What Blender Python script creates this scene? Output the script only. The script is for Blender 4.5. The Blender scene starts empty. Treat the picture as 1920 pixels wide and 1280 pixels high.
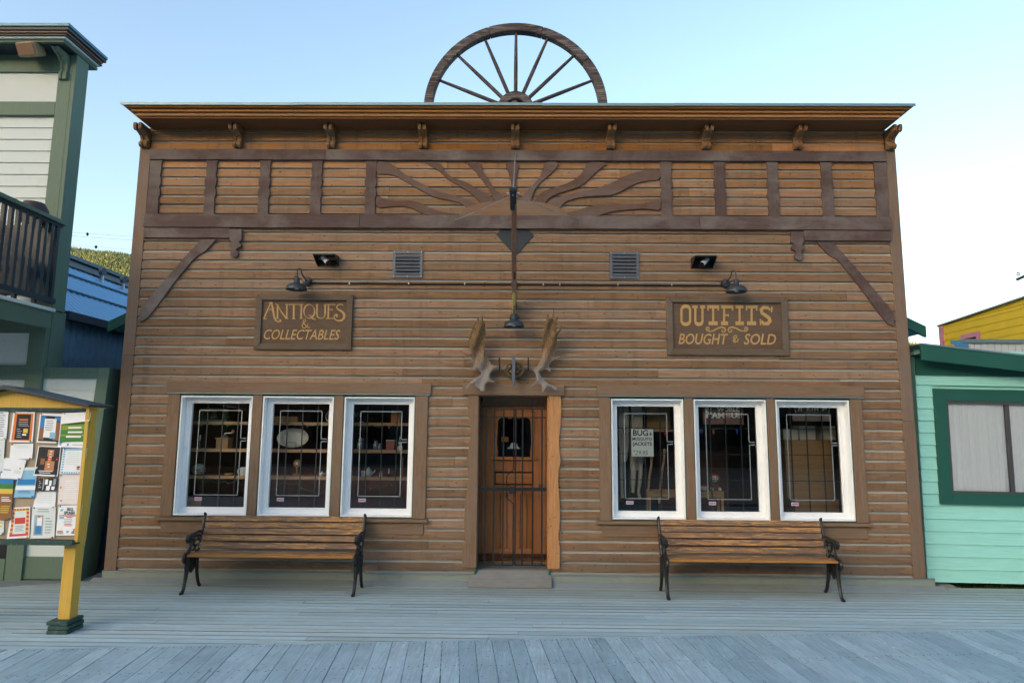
import bpy, bmesh, math, random
from mathutils import Vector, Matrix
from mathutils.geometry import delaunay_2d_cdt
random.seed(7)
D2 = math.radians
S = bpy.context.scene
COL = S.collection

# ------------------------------------------------------------------ camera
YAW, PITCH, ROLL = -0.0112, 0.1319, 0.0077
CAM = Vector((0.0655, -7.871, 1.7727)); F = 1239.0
_r = Vector((math.cos(YAW), -math.sin(YAW), 0)); _f = Vector((math.sin(YAW), math.cos(YAW), 0)); _u = Vector((0, 0, 1))
_f2 = _f*math.cos(PITCH) + _u*math.sin(PITCH); _u2 = _u*math.cos(PITCH) - _f*math.sin(PITCH)
CR = _r*math.cos(ROLL) + _u2*math.sin(ROLL); CU = _u2*math.cos(ROLL) - _r*math.sin(ROLL); CF = _f2
cd = bpy.data.cameras.new('camera'); cam = bpy.data.objects.new('camera', cd); COL.objects.link(cam)
cd.sensor_width = 36; cd.lens = 36*F/1920; cd.clip_start = .05; cd.clip_end = 6000
cam.matrix_world = Matrix(((CR.x, CU.x, -CF.x, CAM.x), (CR.y, CU.y, -CF.y, CAM.y), (CR.z, CU.z, -CF.z, CAM.z), (0, 0, 0, 1)))
S.camera = cam

# ------------------------------------------------------------------ sky, sun, exposure
SUN = Vector((-.62, -.78, .15)).normalized()
W = bpy.data.worlds.new('World'); S.world = W; W.use_nodes = True
nt = W.node_tree; sky = nt.nodes.new('ShaderNodeTexSky'); sky.sky_type = 'NISHITA'; sky.sun_disc = False
sky.sun_elevation = math.asin(SUN.z); sky.sun_rotation = math.atan2(SUN.x, SUN.y)
sky.altitude = 300; sky.air_density = 1.0; sky.dust_density = 4.0; sky.ozone_density = 1.05
nt.links.new(sky.outputs[0], nt.nodes['Background'].inputs[0]); nt.nodes['Background'].inputs[1].default_value = .15
sl = bpy.data.lights.new('sun', 'SUN'); sl.energy = 2.4; sl.angle = D2(.5); sl.color = (1, .88, .68)
so = bpy.data.objects.new('sun', sl); COL.objects.link(so); so.rotation_euler = SUN.to_track_quat('Z', 'Y').to_euler()
S.view_settings.view_transform = 'Standard'; S.view_settings.look = 'None'; S.view_settings.exposure = 2.0; S.view_settings.gamma = 1

# a measured point of the photograph, placed on the upright plane y = Y where the thing stands
def at(px, py, Y=0.0):
    d = CR*((px-960)/F) + CU*((640-py)/F) + CF
    return CAM + d*((Y-CAM.y)/d.y)
def XZ(px, py, Y=0.0):
    w = at(px, py, Y); return (w.x, w.z)

# ------------------------------------------------------------------ materials
class NT:
    def __init__(s, name):
        s.m = bpy.data.materials.new(name); s.m.use_nodes = True; s.t = s.m.node_tree
        s.b = s.t.nodes['Principled BSDF']; s.o = s.t.nodes['Material Output']
    def n(s, k, **kw):
        x = s.t.nodes.new('ShaderNode'+k)
        for a, v in kw.items(): setattr(x, a, v)
        return x
    def put(s, sock, v):
        if hasattr(v, 'is_output') or isinstance(v, bpy.types.NodeSocket): s.t.links.new(v, sock)
        elif isinstance(v, (tuple, list)) and len(v) == 3 and sock.type == 'RGBA': sock.default_value = (*v, 1)
        else: sock.default_value = v
    def math(s, op, a, b=0., c=0., clamp=False):
        x = s.n('Math', operation=op, use_clamp=clamp)
        s.put(x.inputs[0], a); s.put(x.inputs[1], b); s.put(x.inputs[2], c); return x.outputs[0]
    def mix(s, f, a, b, blend='MIX'):
        x = s.n('MixRGB', blend_type=blend); s.put(x.inputs[0], f); s.put(x.inputs[1], a); s.put(x.inputs[2], b); return x.outputs[0]
    def noise(s, v, scale, detail=4, rough=.55, dist=0.):
        x = s.n('TexNoise'); s.t.links.new(v, x.inputs['Vector']); x.inputs['Scale'].default_value = scale
        x.inputs['Detail'].default_value = detail; x.inputs['Roughness'].default_value = rough; x.inputs['Distortion'].default_value = dist
        return x.outputs['Fac']
    def mapr(s, v, a, b, c=0., d=1.):
        x = s.n('MapRange'); s.put(x.inputs[0], v)
        for i, k in enumerate((a, b, c, d)): x.inputs[1+i].default_value = k
        return x.outputs[0]
    def coord(s, scale=(1, 1, 1), rand=True):
        tc = s.n('TexCoord'); v = tc.outputs['Object']
        if rand:
            oi = s.n('ObjectInfo'); k = s.math('MULTIPLY', oi.outputs['Random'], 37.)
            g = s.n('NewGeometry'); k2 = s.math('MULTIPLY', g.outputs['Random Per Island'], 53.)
            k = s.math('ADD', k, k2); va = s.n('VectorMath', operation='ADD'); s.t.links.new(v, va.inputs[0])
            cb = s.n('CombineXYZ')
            for i in range(3): s.t.links.new(k, cb.inputs[i])
            s.t.links.new(cb.outputs[0], va.inputs[1]); v = va.outputs[0]
        mp = s.n('Mapping'); s.t.links.new(v, mp.inputs['Vector']); mp.inputs['Scale'].default_value = scale
        return mp.outputs[0]
    def z(s, ax='Z'):
        tc = s.n('TexCoord'); sx = s.n('SeparateXYZ'); s.t.links.new(tc.outputs['Object'], sx.inputs[0]); return sx.outputs[ax]
    def bump(s, h, strength=.3, dist=.004):
        x = s.n('Bump'); x.inputs['Strength'].default_value = strength; x.inputs['Distance'].default_value = dist
        s.put(x.inputs['Height'], h); s.t.links.new(x.outputs[0], s.b.inputs['Normal'])
    def fin(s, col, rough=.7, metal=0., spec=.5):
        s.put(s.b.inputs['Base Color'], col); s.put(s.b.inputs['Roughness'], rough); s.b.inputs['Metallic'].default_value = metal
        s.b.inputs['Specular IOR Level'].default_value = spec
        return s.m
def sc(c, k): return tuple(x*k for x in c)
def wood(name, c, axis='X', var=.30, island=.25, weather=None, wamt=.5, knots=0., rough=.75, peel=None, peelamt=.5, top=None, gs=1., spec=.3, streak=0., scuff=False):
    n = NT(name); a = 1.6*gs; b = 34.*gs
    g = n.coord({'X': (a, b, b), 'Y': (b, a, b), 'Z': (b, b, a)}[axis])
    f = n.noise(g, 1.6, 7, .62, .6); fine = n.noise(g, 6., 4, .6, .2)
    col = n.mix(n.mapr(f, .3, .72), sc(c, 1-var), sc(c, 1+var))
    col = n.mix(n.mapr(fine, .35, .6, .45, 0.), col, sc(c, .55))
    big = n.coord((.9, .9, 1.4))
    if top:   # wood kept fresh where the cornice and beams shelter it
        zz = n.z(); nz = n.noise(big, 1.2, 3); k = n.mapr(n.math('ADD', zz, n.math('MULTIPLY', nz, .7)), top[1], top[2])
        col = n.mix(n.math('MULTIPLY', k, .92), col, n.mix(n.mapr(f, .3, .72), sc(top[0], .72), sc(top[0], 1.2)))
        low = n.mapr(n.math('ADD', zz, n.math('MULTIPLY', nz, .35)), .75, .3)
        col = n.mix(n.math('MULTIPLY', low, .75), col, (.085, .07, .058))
    if weather:
        w = n.mapr(n.noise(big, 2.1, 5, .65, .4), .42, .68, 0, wamt); col = n.mix(w, col, weather)
    if peel:
        p = n.mapr(n.noise(g, 2.2, 8, .7, 1.8), .5, .56, 0, 1.); area = n.mapr(n.noise(big, 3.2, 3), .5-peelamt*.3, .75-peelamt*.3)
        col = n.mix(n.math('MULTIPLY', p, area), col, peel)
    if streak:   # rain streaks and darker drying stains
        st = n.noise(n.coord((7., 7., .7), False), 1.4, 5, .65, .3); col = n.mix(n.mapr(st, .52, .72, 0, streak), col, sc(c, .42))
        st2 = n.noise(n.coord((2.2, 2.2, 16)), 1.5, 5, .6, .8); col = n.mix(n.mapr(st2, .55, .72, 0, .45), col, sc(c, 1.55))
    if scuff:   # tan grit that gathers on the boards nearest the wall, and small chips
        yy = n.math('ADD', n.z('Y'), n.math('MULTIPLY', n.noise(n.coord((1, 1, 1), False), 1.7, 5), .7)); col = n.mix(n.mapr(yy, -.55, .45, 0, .75), col, (.27, .27, .215))
        col = n.mix(n.mapr(n.noise(n.coord((1, 1.6, 1), False), 38, 3, .7), .64, .72, 0, .4), col, (.16, .18, .19))
    if knots:
        vv = n.coord((3.0, 7, 7)); v = n.n('TexVoronoi'); n.t.links.new(vv, v.inputs['Vector']); v.inputs['Scale'].default_value = 2.6
        k = n.mapr(v.outputs['Distance'], .075, .15, knots, 0.); col = n.mix(k, col, sc(c, .22))
    if island:
        ge = n.n('NewGeometry'); r = n.mapr(ge.outputs['Random Per Island'], 0, 1, 1-island, 1+island)
        hs = n.n('HueSaturation'); n.put(hs.inputs['Color'], col); n.put(hs.inputs['Value'], r)
        n.put(hs.inputs['Saturation'], n.mapr(ge.outputs['Random Per Island'], 0, 1, 1.08, .92)); col = hs.outputs[0]
    n.bump(fine, .35, .003)
    return n.fin(col, rough, 0, spec)
def paint(name, c, var=.12, dirt=.25, dirtc=(.12, .1, .08), rough=.55, scale=3., spec=.4, grain=None, bump=.15):
    n = NT(name); v = n.coord((1, 1, 1)); f = n.noise(v, scale, 5, .6)
    col = n.mix(f, sc(c, 1-var), sc(c, 1+var))
    d = n.mapr(n.noise(v, scale*3.7, 6, .7), .55, .78, 0, dirt); col = n.mix(d, col, dirtc)
    h = f
    if grain:
        g = n.coord({'X': (2, 50, 50), 'Z': (50, 50, 2), 'Y': (50, 2, 50)}[grain]); h = n.noise(g, 2., 5, .6, .3)
        col = n.mix(n.mapr(h, .35, .6, .28, 0), col, sc(c, .6))
    n.bump(h, bump, .003)
    return n.fin(col, rough, 0, spec)
def metal(name, c, rough=.4, mt=.6, var=.2):
    n = NT(name); f = n.noise(n.coord((1, 1, 1)), 14, 5, .6)
    return n.fin(n.mix(f, sc(c, 1-var), sc(c, 1+var)), n.mapr(f, .3, .7, rough*.8, min(1, rough*1.3)), mt)
M = {}
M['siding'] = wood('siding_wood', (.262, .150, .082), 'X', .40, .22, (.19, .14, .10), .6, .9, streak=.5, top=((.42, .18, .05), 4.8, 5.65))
M['cove'] = wood('weathered_skylit_cove', (.33, .325, .29), 'X', .3, .2)  # weathered grey, paled further for sky light on the upward coves
M['casing'] = wood('casing_wood', (.225, .145, .092), 'X', .25, .1, (.2, .16, .12), .5)
M['casingz'] = wood('casing_wood_upright', (.225, .145, .092), 'Z', .25, .1, (.2, .16, .12), .5)
M['freshz'] = wood('fresh_cedar', (.50, .255, .115), 'Z', .2, .1, knots=.6)
M['corner'] = wood('corner_board_wood', (.205, .135, .09), 'Z', .2, .08, (.17, .14, .12), .5)
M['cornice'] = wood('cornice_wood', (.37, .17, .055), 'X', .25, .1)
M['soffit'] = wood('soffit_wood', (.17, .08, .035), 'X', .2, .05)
M['brkt'] = wood('bracket_wood', (.27, .14, .06), 'Z', .25, .1, (.2, .17, .13), .5)
M['beam'] = wood('plum_beam', (.098, .062, .056), 'X', .25, .06, (.185, .16, .145), .8, knots=.2)
M['beamz'] = wood('plum_upright', (.098, .062, .056), 'Z', .25, .06, (.185, .16, .145), .8)
M['sunray'] = wood('sunray_wood', (.125, .07, .053), 'X', .2, .12, (.18, .15, .13), .5)
M['disc'] = wood('sun_disc_wood', (.235, .135, .08), 'X', .25, .1, (.2, .17, .14), .5)
M['signbd'] = wood('sign_board', (.115, .072, .045), 'X', .2, .08, (.17, .13, .1), .45)
M['signfr'] = wood('sign_frame', (.135, .095, .065), 'X', .2, .1, (.17, .15, .12), .5)
M['gold'] = paint('gold_letter', (.48, .295, .105), .3, .5, (.25, .14, .06), grain='X')
M['white'] = paint('white_vinyl', (.84, .87, .89), .03, .3, (.55, .46, .34), .4, 1.5)
M['green_edge'] = paint('green_edge_trim', (.02, .11, .075), .2, .1)
M['flash'] = metal('galvanised_flashing', (.20, .29, .33), .45, .5)
M['black'] = metal('black_iron', (.018, .02, .022), .35, .3)
M['lamp'] = metal('dark_lamp_enamel', (.035, .045, .058), .35, .2)
M['lampin'] = paint('lamp_inner_enamel', (.5, .5, .48), .05, .1)
M['bench'] = wood('bench_slat', (.20, .13, .09), 'X', .4, .22, peel=(.55, .29, .11), peelamt=.8, rough=.55, gs=.8)
M['benchedge'] = wood('bench_slat_edge', (.42, .20, .06), 'X', .25, .1, rough=.5)
M['wheel'] = wood('wheel_wood', (.05, .036, .036), 'X', .3, .12, (.13, .11, .10), .8, peel=(.23, .20, .19), peelamt=.6, gs=.5)
M['spoke'] = wood('spoke_wood', (.05, .038, .037), 'Z', .3, .12, (.17, .14, .13), .7)
M['door'] = wood('door_wood', (.30, .115, .03), 'Z', .3, .12, rough=.42, spec=.5)
M['doorx'] = wood('door_rail_wood', (.33, .13, .035), 'X', .3, .12, rough=.42, spec=.5)
M['step'] = wood('step_board', (.21, .215, .205), 'X', .15, .05, (.15, .12, .09), .5)
M['found'] = paint('grey_green_plinth', (.23, .27, .24), .15, .5, (.14, .15, .13), .7, 2., grain='X')
M['kerb'] = paint('blue_grey_kerb', (.20, .235, .245), .2, .5, (.17, .13, .09), .7, 2.5, grain='X')
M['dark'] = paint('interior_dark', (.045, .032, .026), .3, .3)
M['shelf'] = wood('shelf_pine', (.48, .29, .16), 'X', .2, .1)
M['ply'] = wood('plywood', (.40, .25, .12), 'X', .15, .05)
M['foil'] = metal('alarm_foil', (.30, .35, .37), .4, .4)
M['ggreen'] = paint('sage_green_paint', (.105, .175, .13), .12, .3, (.06, .085, .07), .6, 1.5, grain='Z')
M['gcream'] = paint('cream_paint', (.60, .67, .66), .06, .2, (.3, .27, .2), .6, 2.)
M['navy'] = paint('navy_paint', (.018, .035, .05), .2, .2, (.08, .09, .1), .5)
M['tealroof'] = metal('blue_roof_flashing', (.07, .16, .22), .4, .4)
M['rust'] = paint('bare_brown_fascia', (.24, .12, .07), .2, .3)
M['corrblue'] = metal('blue_corrugated_wall', (.16, .28, .38), .45, .3)
M['bluer'] = metal('blue_metal_roof', (.20, .44, .66), .35, .3)
M['emerald'] = paint('emerald_paint', (.014, .092, .068), .15, .25, (.03, .08, .06), .5, 2)
M['mint'] = paint('mint_paint', (.33, .72, .64), .05, .15, (.2, .42, .36), .6, 2, grain='X', bump=.1)
M['yellow'] = paint('yellow_wall_paint', (.50, .36, .012), .15, .45, (.35, .30, .10), .65, 3.)
M['pink'] = paint('pink_trim_paint', (.42, .17, .26), .1, .2)
M['whiteribs'] = metal('white_ribbed_metal', (.55, .6, .66), .5, .2, .1)
M['bluecap'] = paint('blue_cap_paint', (.06, .22, .42), .1, .2)
M['byellow'] = paint('ochre_post_paint', (.62, .385, .065), .08, .22, (.34, .22, .08), .55, 3, grain='Z')
M['cork'] = paint('cork_board', (.40, .32, .22), .15, .3, (.28, .2, .12), .9, 20)
M['basegr'] = paint('chipped_green_base', (.02, .06, .055), .3, .95, (.24, .22, .18), .7, 6)
M['brass'] = metal('brass', (.095, .07, .035), .4, .5)
M['palebrass'] = metal('pale_brass', (.50, .42, .12), .45, .4)
M['gunwood'] = wood('carved_gun_wood', (.20, .11, .075), 'Z', .3, .1, (.2, .17, .15), .6)
M['shingle'] = paint('black_shingle', (.035, .042, .05), .3, .3, (.09, .09, .09), .8, 8)
M['steel'] = metal('chain_steel', (.45, .47, .5), .35, .8)
M['camwhite'] = paint('camera_white', (.6, .62, .62), .03, .1)
M['vent'] = metal('vent_grey', (.11, .125, .15), .5, .3)
M['glassdark'] = metal('dark_lens', (.01, .01, .012), .1, .2)
M['vbrown'] = paint('speaker_tan', (.34, .27, .17), .1, .3)
M['spbrown'] = paint('speaker_grille', (.22, .13, .08), .2, .3, scale=30)
M['curtain'] = paint('sheer_curtain', (.88, .93, .96), .02, .03)
M['winbr'] = metal('bronze_window_frame', (.10, .10, .10), .4, .5)
M['grass'] = paint('grass_blades', (.05, .085, .015), .4, .4, (.03, .045, .01), .8, 10)
M['gravel'] = paint('gravel_ground', (.17, .155, .135), .3, .5, (.1, .09, .08), .9, 3, bump=.5)
M['deck_r'] = wood('rear_deck_paint', (.41, .575, .66), 'X', .10, .10, (.35, .38, .36), .4, rough=.6, spec=.35, scuff=True)
M['deck_f'] = wood('front_deck_paint', (.355, .51, .60), 'Y', .22, .10, (.22, .30, .36), .6, knots=.6, rough=.6, spec=.35)
def flat(name, c, rough=.6, mt=0.):
    if name not in M: M[name] = metal(name, c, rough, mt, .1)
    return M[name]
def glassmat(name, tint=(.90, .93, .93), boost=1.0):
    n = NT(name); n.t.nodes.remove(n.b)
    tr = n.n('BsdfTransparent'); tr.inputs[0].default_value = (*tint, 1); gl = n.n('BsdfGlossy'); gl.inputs['Roughness'].default_value = .0
    fr = n.n('Fresnel'); fr.inputs[0].default_value = 1.5; mx = n.n('MixShader')
    n.t.links.new(n.math('MULTIPLY', fr.outputs[0], boost, clamp=True), mx.inputs[0]); n.t.links.new(tr.outputs[0], mx.inputs[1]); n.t.links.new(gl.outputs[0], mx.inputs[2])
    n.t.links.new(mx.outputs[0], n.o.inputs[0]); return n.m
M['glass'] = glassmat('shop_window_glass', boost=1.5); M['clearglass'] = glassmat('clear_window_glass', (.96, .97, .97), 1.)
def furmat():
    n = NT('antler_bone'); v = n.coord((1, 1, 1), False); zz = n.z()
    nz = n.noise(v, 7, 5, .6); k = n.mapr(n.math('ADD', zz, n.math('MULTIPLY', nz, .16)), .42, .50)
    g = n.noise(n.coord((60, 60, 7), False), 1.5, 6, .7, .4)
    bone = n.mix(n.mapr(g, .35, .65), (.10, .062, .036), (.33, .215, .135)); grey = n.mix(n.mapr(zz, .34, .12), bone, n.mix(g, (.11, .10, .09), (.29, .26, .235)))
    fur = n.mix(n.mapr(g, .35, .65), (.055, .03, .012), (.25, .15, .065))
    n.bump(g, .6, .006); return n.fin(n.mix(k, grey, fur), .8)
M['antler'] = furmat()

# ------------------------------------------------------------------ mesh building
OFF = {}
def tag(o, label=None, cat=None, group=None, kind=None):
    for k, v in (('label', label), ('category', cat), ('group', group), ('kind', kind)):
        if v: o[k] = v
    return o
def thing(name, label, cat, loc=(0, 0, 0), group=None):
    o = bpy.data.objects.new(name, None); o.empty_display_size = .1; COL.objects.link(o); o.location = loc
    OFF[o.name] = Vector(loc); return tag(o, label, cat, group)
class MB:
    def __init__(s): s.v = []; s.f = []; s.mi = []
    def add(s, vs, fs, m=0):
        k = len(s.v); s.v += [tuple(v) for v in vs]; s.f += [tuple(i+k for i in f) for f in fs]; s.mi += [m]*len(fs); return s
    def box(s, x0, x1, y0, y1, z0, z1, m=0):
        x0, x1 = min(x0, x1), max(x0, x1); y0, y1 = min(y0, y1), max(y0, y1); z0, z1 = min(z0, z1), max(z0, z1)
        return s.add([(x, y, z) for x in (x0, x1) for y in (y0, y1) for z in (z0, z1)],
                     [(0, 1, 3, 2), (4, 6, 7, 5), (0, 4, 5, 1), (2, 3, 7, 6), (0, 2, 6, 4), (1, 5, 7, 3)], m)
    def prism(s, poly, lo, hi, ax='Y', m=0):
        a = sum(poly[i][0]*poly[(i+1) % len(poly)][1]-poly[(i+1) % len(poly)][0]*poly[i][1] for i in range(len(poly)))
        if a < 0: poly = poly[::-1]
        p = {'Y': lambda a, b, t: (a, t, b), 'X': lambda a, b, t: (t, a, b), 'Z': lambda a, b, t: (a, b, t)}[ax]
        n = len(poly); vs = [p(a, b, lo) for a, b in poly]+[p(a, b, hi) for a, b in poly]
        fs = [tuple(range(n)), tuple(range(2*n-1, n-1, -1))]+[(i, i+n, (i+1) % n+n, (i+1) % n) for i in range(n)]
        if ax != 'Y': fs = [f[::-1] for f in fs]
        return s.add(vs, fs, m)
    def tube(s, pts, r, n=8, m=0, squash=None):
        pts = [Vector(p) for p in pts]; k = len(pts); r = r if isinstance(r, (list, tuple)) else [r]*k
        vs = []; up = Vector((.13, .27, .95)).normalized()
        t0 = (pts[1]-pts[0]).normalized()
        if abs(t0.dot(up)) > .9: up = Vector((.97, .1, .1)).normalized()
        for i, p in enumerate(pts):
            t = (pts[min(i+1, k-1)]-pts[max(i-1, 0)]).normalized(); a = (up-t*up.dot(t)).normalized(); b = t.cross(a); up = a
            for j in range(n):
                q = (a*math.cos(2*math.pi*j/n)+b*math.sin(2*math.pi*j/n))*r[i]
                if squash: q = Vector((q.x*squash[0], q.y*squash[1], q.z*squash[2]))
                vs.append(p+q)
        fs = [(i*n+j, i*n+(j+1) % n, (i+1)*n+(j+1) % n, (i+1)*n+j) for i in range(k-1) for j in range(n)]
        fs += [tuple(range(n))[::-1], tuple(range((k-1)*n, k*n))]
        return s.add(vs, fs, m)
    def lathe(s, prof, c=(0, 0, 0), n=20, ax='Z', m=0, rot=None):
        vs = []; c = Vector(c)
        for r, h in prof:
            for j in range(n):
                a = 2*math.pi*j/n; x, y = r*math.cos(a), r*math.sin(a)
                v = {'Z': Vector((x, y, h)), 'Y': Vector((x, h, y)), 'X': Vector((h, x, y))}[ax]
                if rot: v = rot @ v
                vs.append(c+v)
        k = len(prof); fs = [(i*n+j, i*n+(j+1) % n, (i+1)*n+(j+1) % n, (i+1)*n+j) for i in range(k-1) for j in range(n)]
        fs += [tuple(range(n))[::-1], tuple(range((k-1)*n, k*n))]
        return s.add(vs, fs, m)
    def ribbon(s, pts, w, y0, y1, m=0):   # flat stroke in the XZ plane, extruded in Y
        k = len(pts); w = w if isinstance(w, (list, tuple)) else [w]*k; L = []; R = []
        for i in range(k):
            a = pts[max(i-1, 0)]; b = pts[min(i+1, k-1)]; dx, dz = b[0]-a[0], b[1]-a[1]; l = math.hypot(dx, dz) or 1
            nx, nz = -dz/l*w[i]/2, dx/l*w[i]/2; L.append((pts[i][0]+nx, pts[i][1]+nz)); R.append((pts[i][0]-nx, pts[i][1]-nz))
        for i in range(k-1): s.prism([L[i], L[i+1], R[i+1], R[i]], y0, y1, 'Y', m)
        return s
    def build(s, name, mats, parent=None, bevel=0, smooth=False):
        me = bpy.data.meshes.new(name); off = OFF[parent.name] if parent is not None else Vector((0, 0, 0))
        me.from_pydata([Vector(v)-off for v in s.v], [], s.f); me.update()
        for mm in (mats if isinstance(mats, (list, tuple)) else [mats]): me.materials.append(M[mm] if isinstance(mm, str) else mm)
        me.polygons.foreach_set('material_index', s.mi)
        bm = bmesh.new(); bm.from_mesh(me); bmesh.ops.recalc_face_normals(bm, faces=bm.faces); bm.to_mesh(me); bm.free()
        if smooth:
            me.polygons.foreach_set('use_smooth', [True]*len(me.polygons))
            me.set_sharp_from_angle(angle=D2(40))
        o = bpy.data.objects.new(name, me); COL.objects.link(o)
        if parent is not None: o.parent = parent; OFF[o.name] = off
        else: OFF[o.name] = Vector((0, 0, 0))
        if bevel:
            b = o.modifiers.new('bevel', 'BEVEL'); b.width = bevel; b.segments = 2; b.limit_method = 'ANGLE'; b.angle_limit = D2(50)
        return o
def copy_tree(o, parent=None, loc=None):
    c = o.copy(); COL.objects.link(c); c.parent = parent
    if loc is not None: c.location = loc
    for ch in [x for x in o.children]: copy_tree(ch, c)
    return c
def arc(cx, cz, r, a0, a1, n=12): return [(cx+r*math.cos(D2(a0+(a1-a0)*i/n)), cz+r*math.sin(D2(a0+(a1-a0)*i/n))) for i in range(n+1)]
def textmesh(mb, txt, x, z, w, h, y, depth=.002, m=0, shear=0., bold=0.):
    """built-in letters fitted to a box whose left bottom corner is x,z, standing on the plane y"""
    cu = bpy.data.curves.new('t', 'FONT'); cu.body = txt; cu.size = 1; cu.shear = shear; cu.offset = bold; cu.resolution_u = 3
    o = bpy.data.objects.new('t', cu); me = o.to_mesh(); vs = [v.co.copy() for v in me.vertices]; fs = [tuple(p.vertices) for p in me.polygons]
    if not vs: return
    x0 = min(v.x for v in vs); x1 = max(v.x for v in vs); y0 = min(v.y for v in vs); y1 = max(v.y for v in vs)
    P = [(x+(v.x-x0)/(x1-x0)*w, y, z+(v.y-y0)/(y1-y0)*h) for v in vs]
    n = len(P); P2 = P+[(a, b-depth, c) for a, b, c in P]
    ed = {}
    for f in fs:
        for i in range(len(f)):
            e = (f[i], f[(i+1) % len(f)]); ed[e] = 1
    side = [(a, b, b+n, a+n) for a, b in ed if (b, a) not in ed]
    mb.add(P2, [tuple(i+n for i in f) for f in fs]+side, m)
    o.to_mesh_clear(); bpy.data.objects.remove(o); bpy.data.curves.remove(cu)
def struct(o): o['kind'] = 'structure'; return o

# ================================================================== THE SETTING
mb = MB(); mb.add([(-900, -300, -.35), (900, -300, -.35), (900, 900, -.35), (-900, 900, -.35)], [(0, 1, 2, 3)]); struct(mb.build('ground', 'gravel'))
mb = MB(); mb.add([(-60, -27, -.12), (60, -27, -.12), (60, -9.3, -.12), (-60, -9.3, -.12)], [(0, 1, 2, 3)]); M['street'] = paint('pale_street_grit', (.40, .36, .30), .15, .3, (.25, .22, .18), .9, 3); struct(mb.build('street', 'street'))
# rear boardwalk: narrow boards along the shop front
mb = MB(); y = .10; i = 0
while y > -2.75:
    x = -12.
    while x < 12.:
        L = random.uniform(2.4, 5.0); x2 = min(12, x+L); dz = random.uniform(-.002, .002)
        ys = y if not (-4.75 < x < 4.9) else y
        g_ = random.choice((.003, .005, .007)); mb.box(x+.0015, x2-.0015, ys-.108+g_, ys, -.04, 0+dz)
        e_ = random.choice((.006, .010, .014, .018)); mb.add([(x, ys-.108+g_, dz+.0015), (x2, ys-.108+g_, dz+.0015), (x2, ys-.108+g_+e_, dz+.0015), (x, ys-.108+g_+e_, dz+.0015)], [(0, 1, 2, 3)], 1); x = x2
    y -= .108
M['grime'] = paint('board_edge_grime', (.17, .175, .165), .3, .5, (.10, .08, .06), .8, 6); struct(mb.build('boardwalk', ['deck_r', 'grime']))
# front boardwalk: wide planks set square to a slightly skewed seam
sk = math.atan2(.84, 8.57); ca, sa = math.cos(sk), math.sin(sk); ox, oy = .02, -1.975
mb = MB(); x = -9.
while x < 9.:
    w = random.uniform(.134, .142); gap = random.choice([.004, .005, .004, .008, .013, .005]); dz = random.uniform(0, .004)+.006
    l0 = -random.uniform(0, .012)
    vs = []
    for a in (x+gap/2, x+w-gap/2):
        for b in (l0, -6.5):
            for z in (-.04, dz): vs.append((ox+a*ca-b*sa, oy+a*sa+b*ca, z))
    mb.add(vs, [(0, 1, 3, 2), (4, 6, 7, 5), (0, 4, 5, 1), (2, 3, 7, 6), (0, 2, 6, 4), (1, 5, 7, 3)])
    def flatq(a0, a1, b0, b1, m, taper=0.):
        P = [(a0, b0), (a1, b0), (a1-taper, b1), (a0+taper, b1)]; mb.add([(ox+a*ca-b*sa, oy+a*sa+b*ca, dz+.0022) for a, b in P], [(0, 1, 2, 3)], m)
    for jb in (-.06, -.62, -1.2, -1.8):
        for u in (.26, .74):
            a = x+w*u+random.uniform(-.008, .008); b = jb+random.uniform(-.015, .015); flatq(a-.0055, a+.0055, b-.0055, b+.0055, 1)
    if random.random() < .3:
        a = x+w*random.uniform(.25, .75); b = -random.uniform(0, 1.6); flatq(a-.0025, a+.0025, b, b-random.uniform(.15, .6), 1, .0023)
    x += w
M['nail'] = metal('rusty_nail', (.055, .05, .05), .7, .3)
o = struct(mb.build('front_boardwalk', ['deck_f', 'nail']))
mb = MB(); mb.prism([(-5.25, .05), (-5.05, -.05), (-5.9, -.42), (-9, -1.3), (-9, .05)], -.02, .008, 'Z'); struct(mb.build('pavement', 'kerb'))
mb = MB(); mb.box(-12, 12, -9.2, .1, -.3, -.07); struct(mb.build('boardwalk_joists', 'dark'))

# unseen ridge added behind the camera, raised until it keeps sun off the street
mb = MB(); n = 40; vs = []
for i in range(n+1):
    x = -900+1800*i/n; h = 112+9*math.sin(x/110.)+5*math.sin(x/41.); vs += [(x, -230, -1), (x, -300, h*.7), (x, -340, h), (x, -420, h*.6)]
mb.add(vs, [(4*i+j, 4*i+4+j, 4*i+5+j, 4*i+1+j) for i in range(n) for j in range(3)]); M['ridge'] = paint('shade_ridge_green', (.03, .045, .02), .4, .3, (.02, .03, .01), .9, .03); struct(mb.build('ridge', 'ridge', smooth=True))
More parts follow.
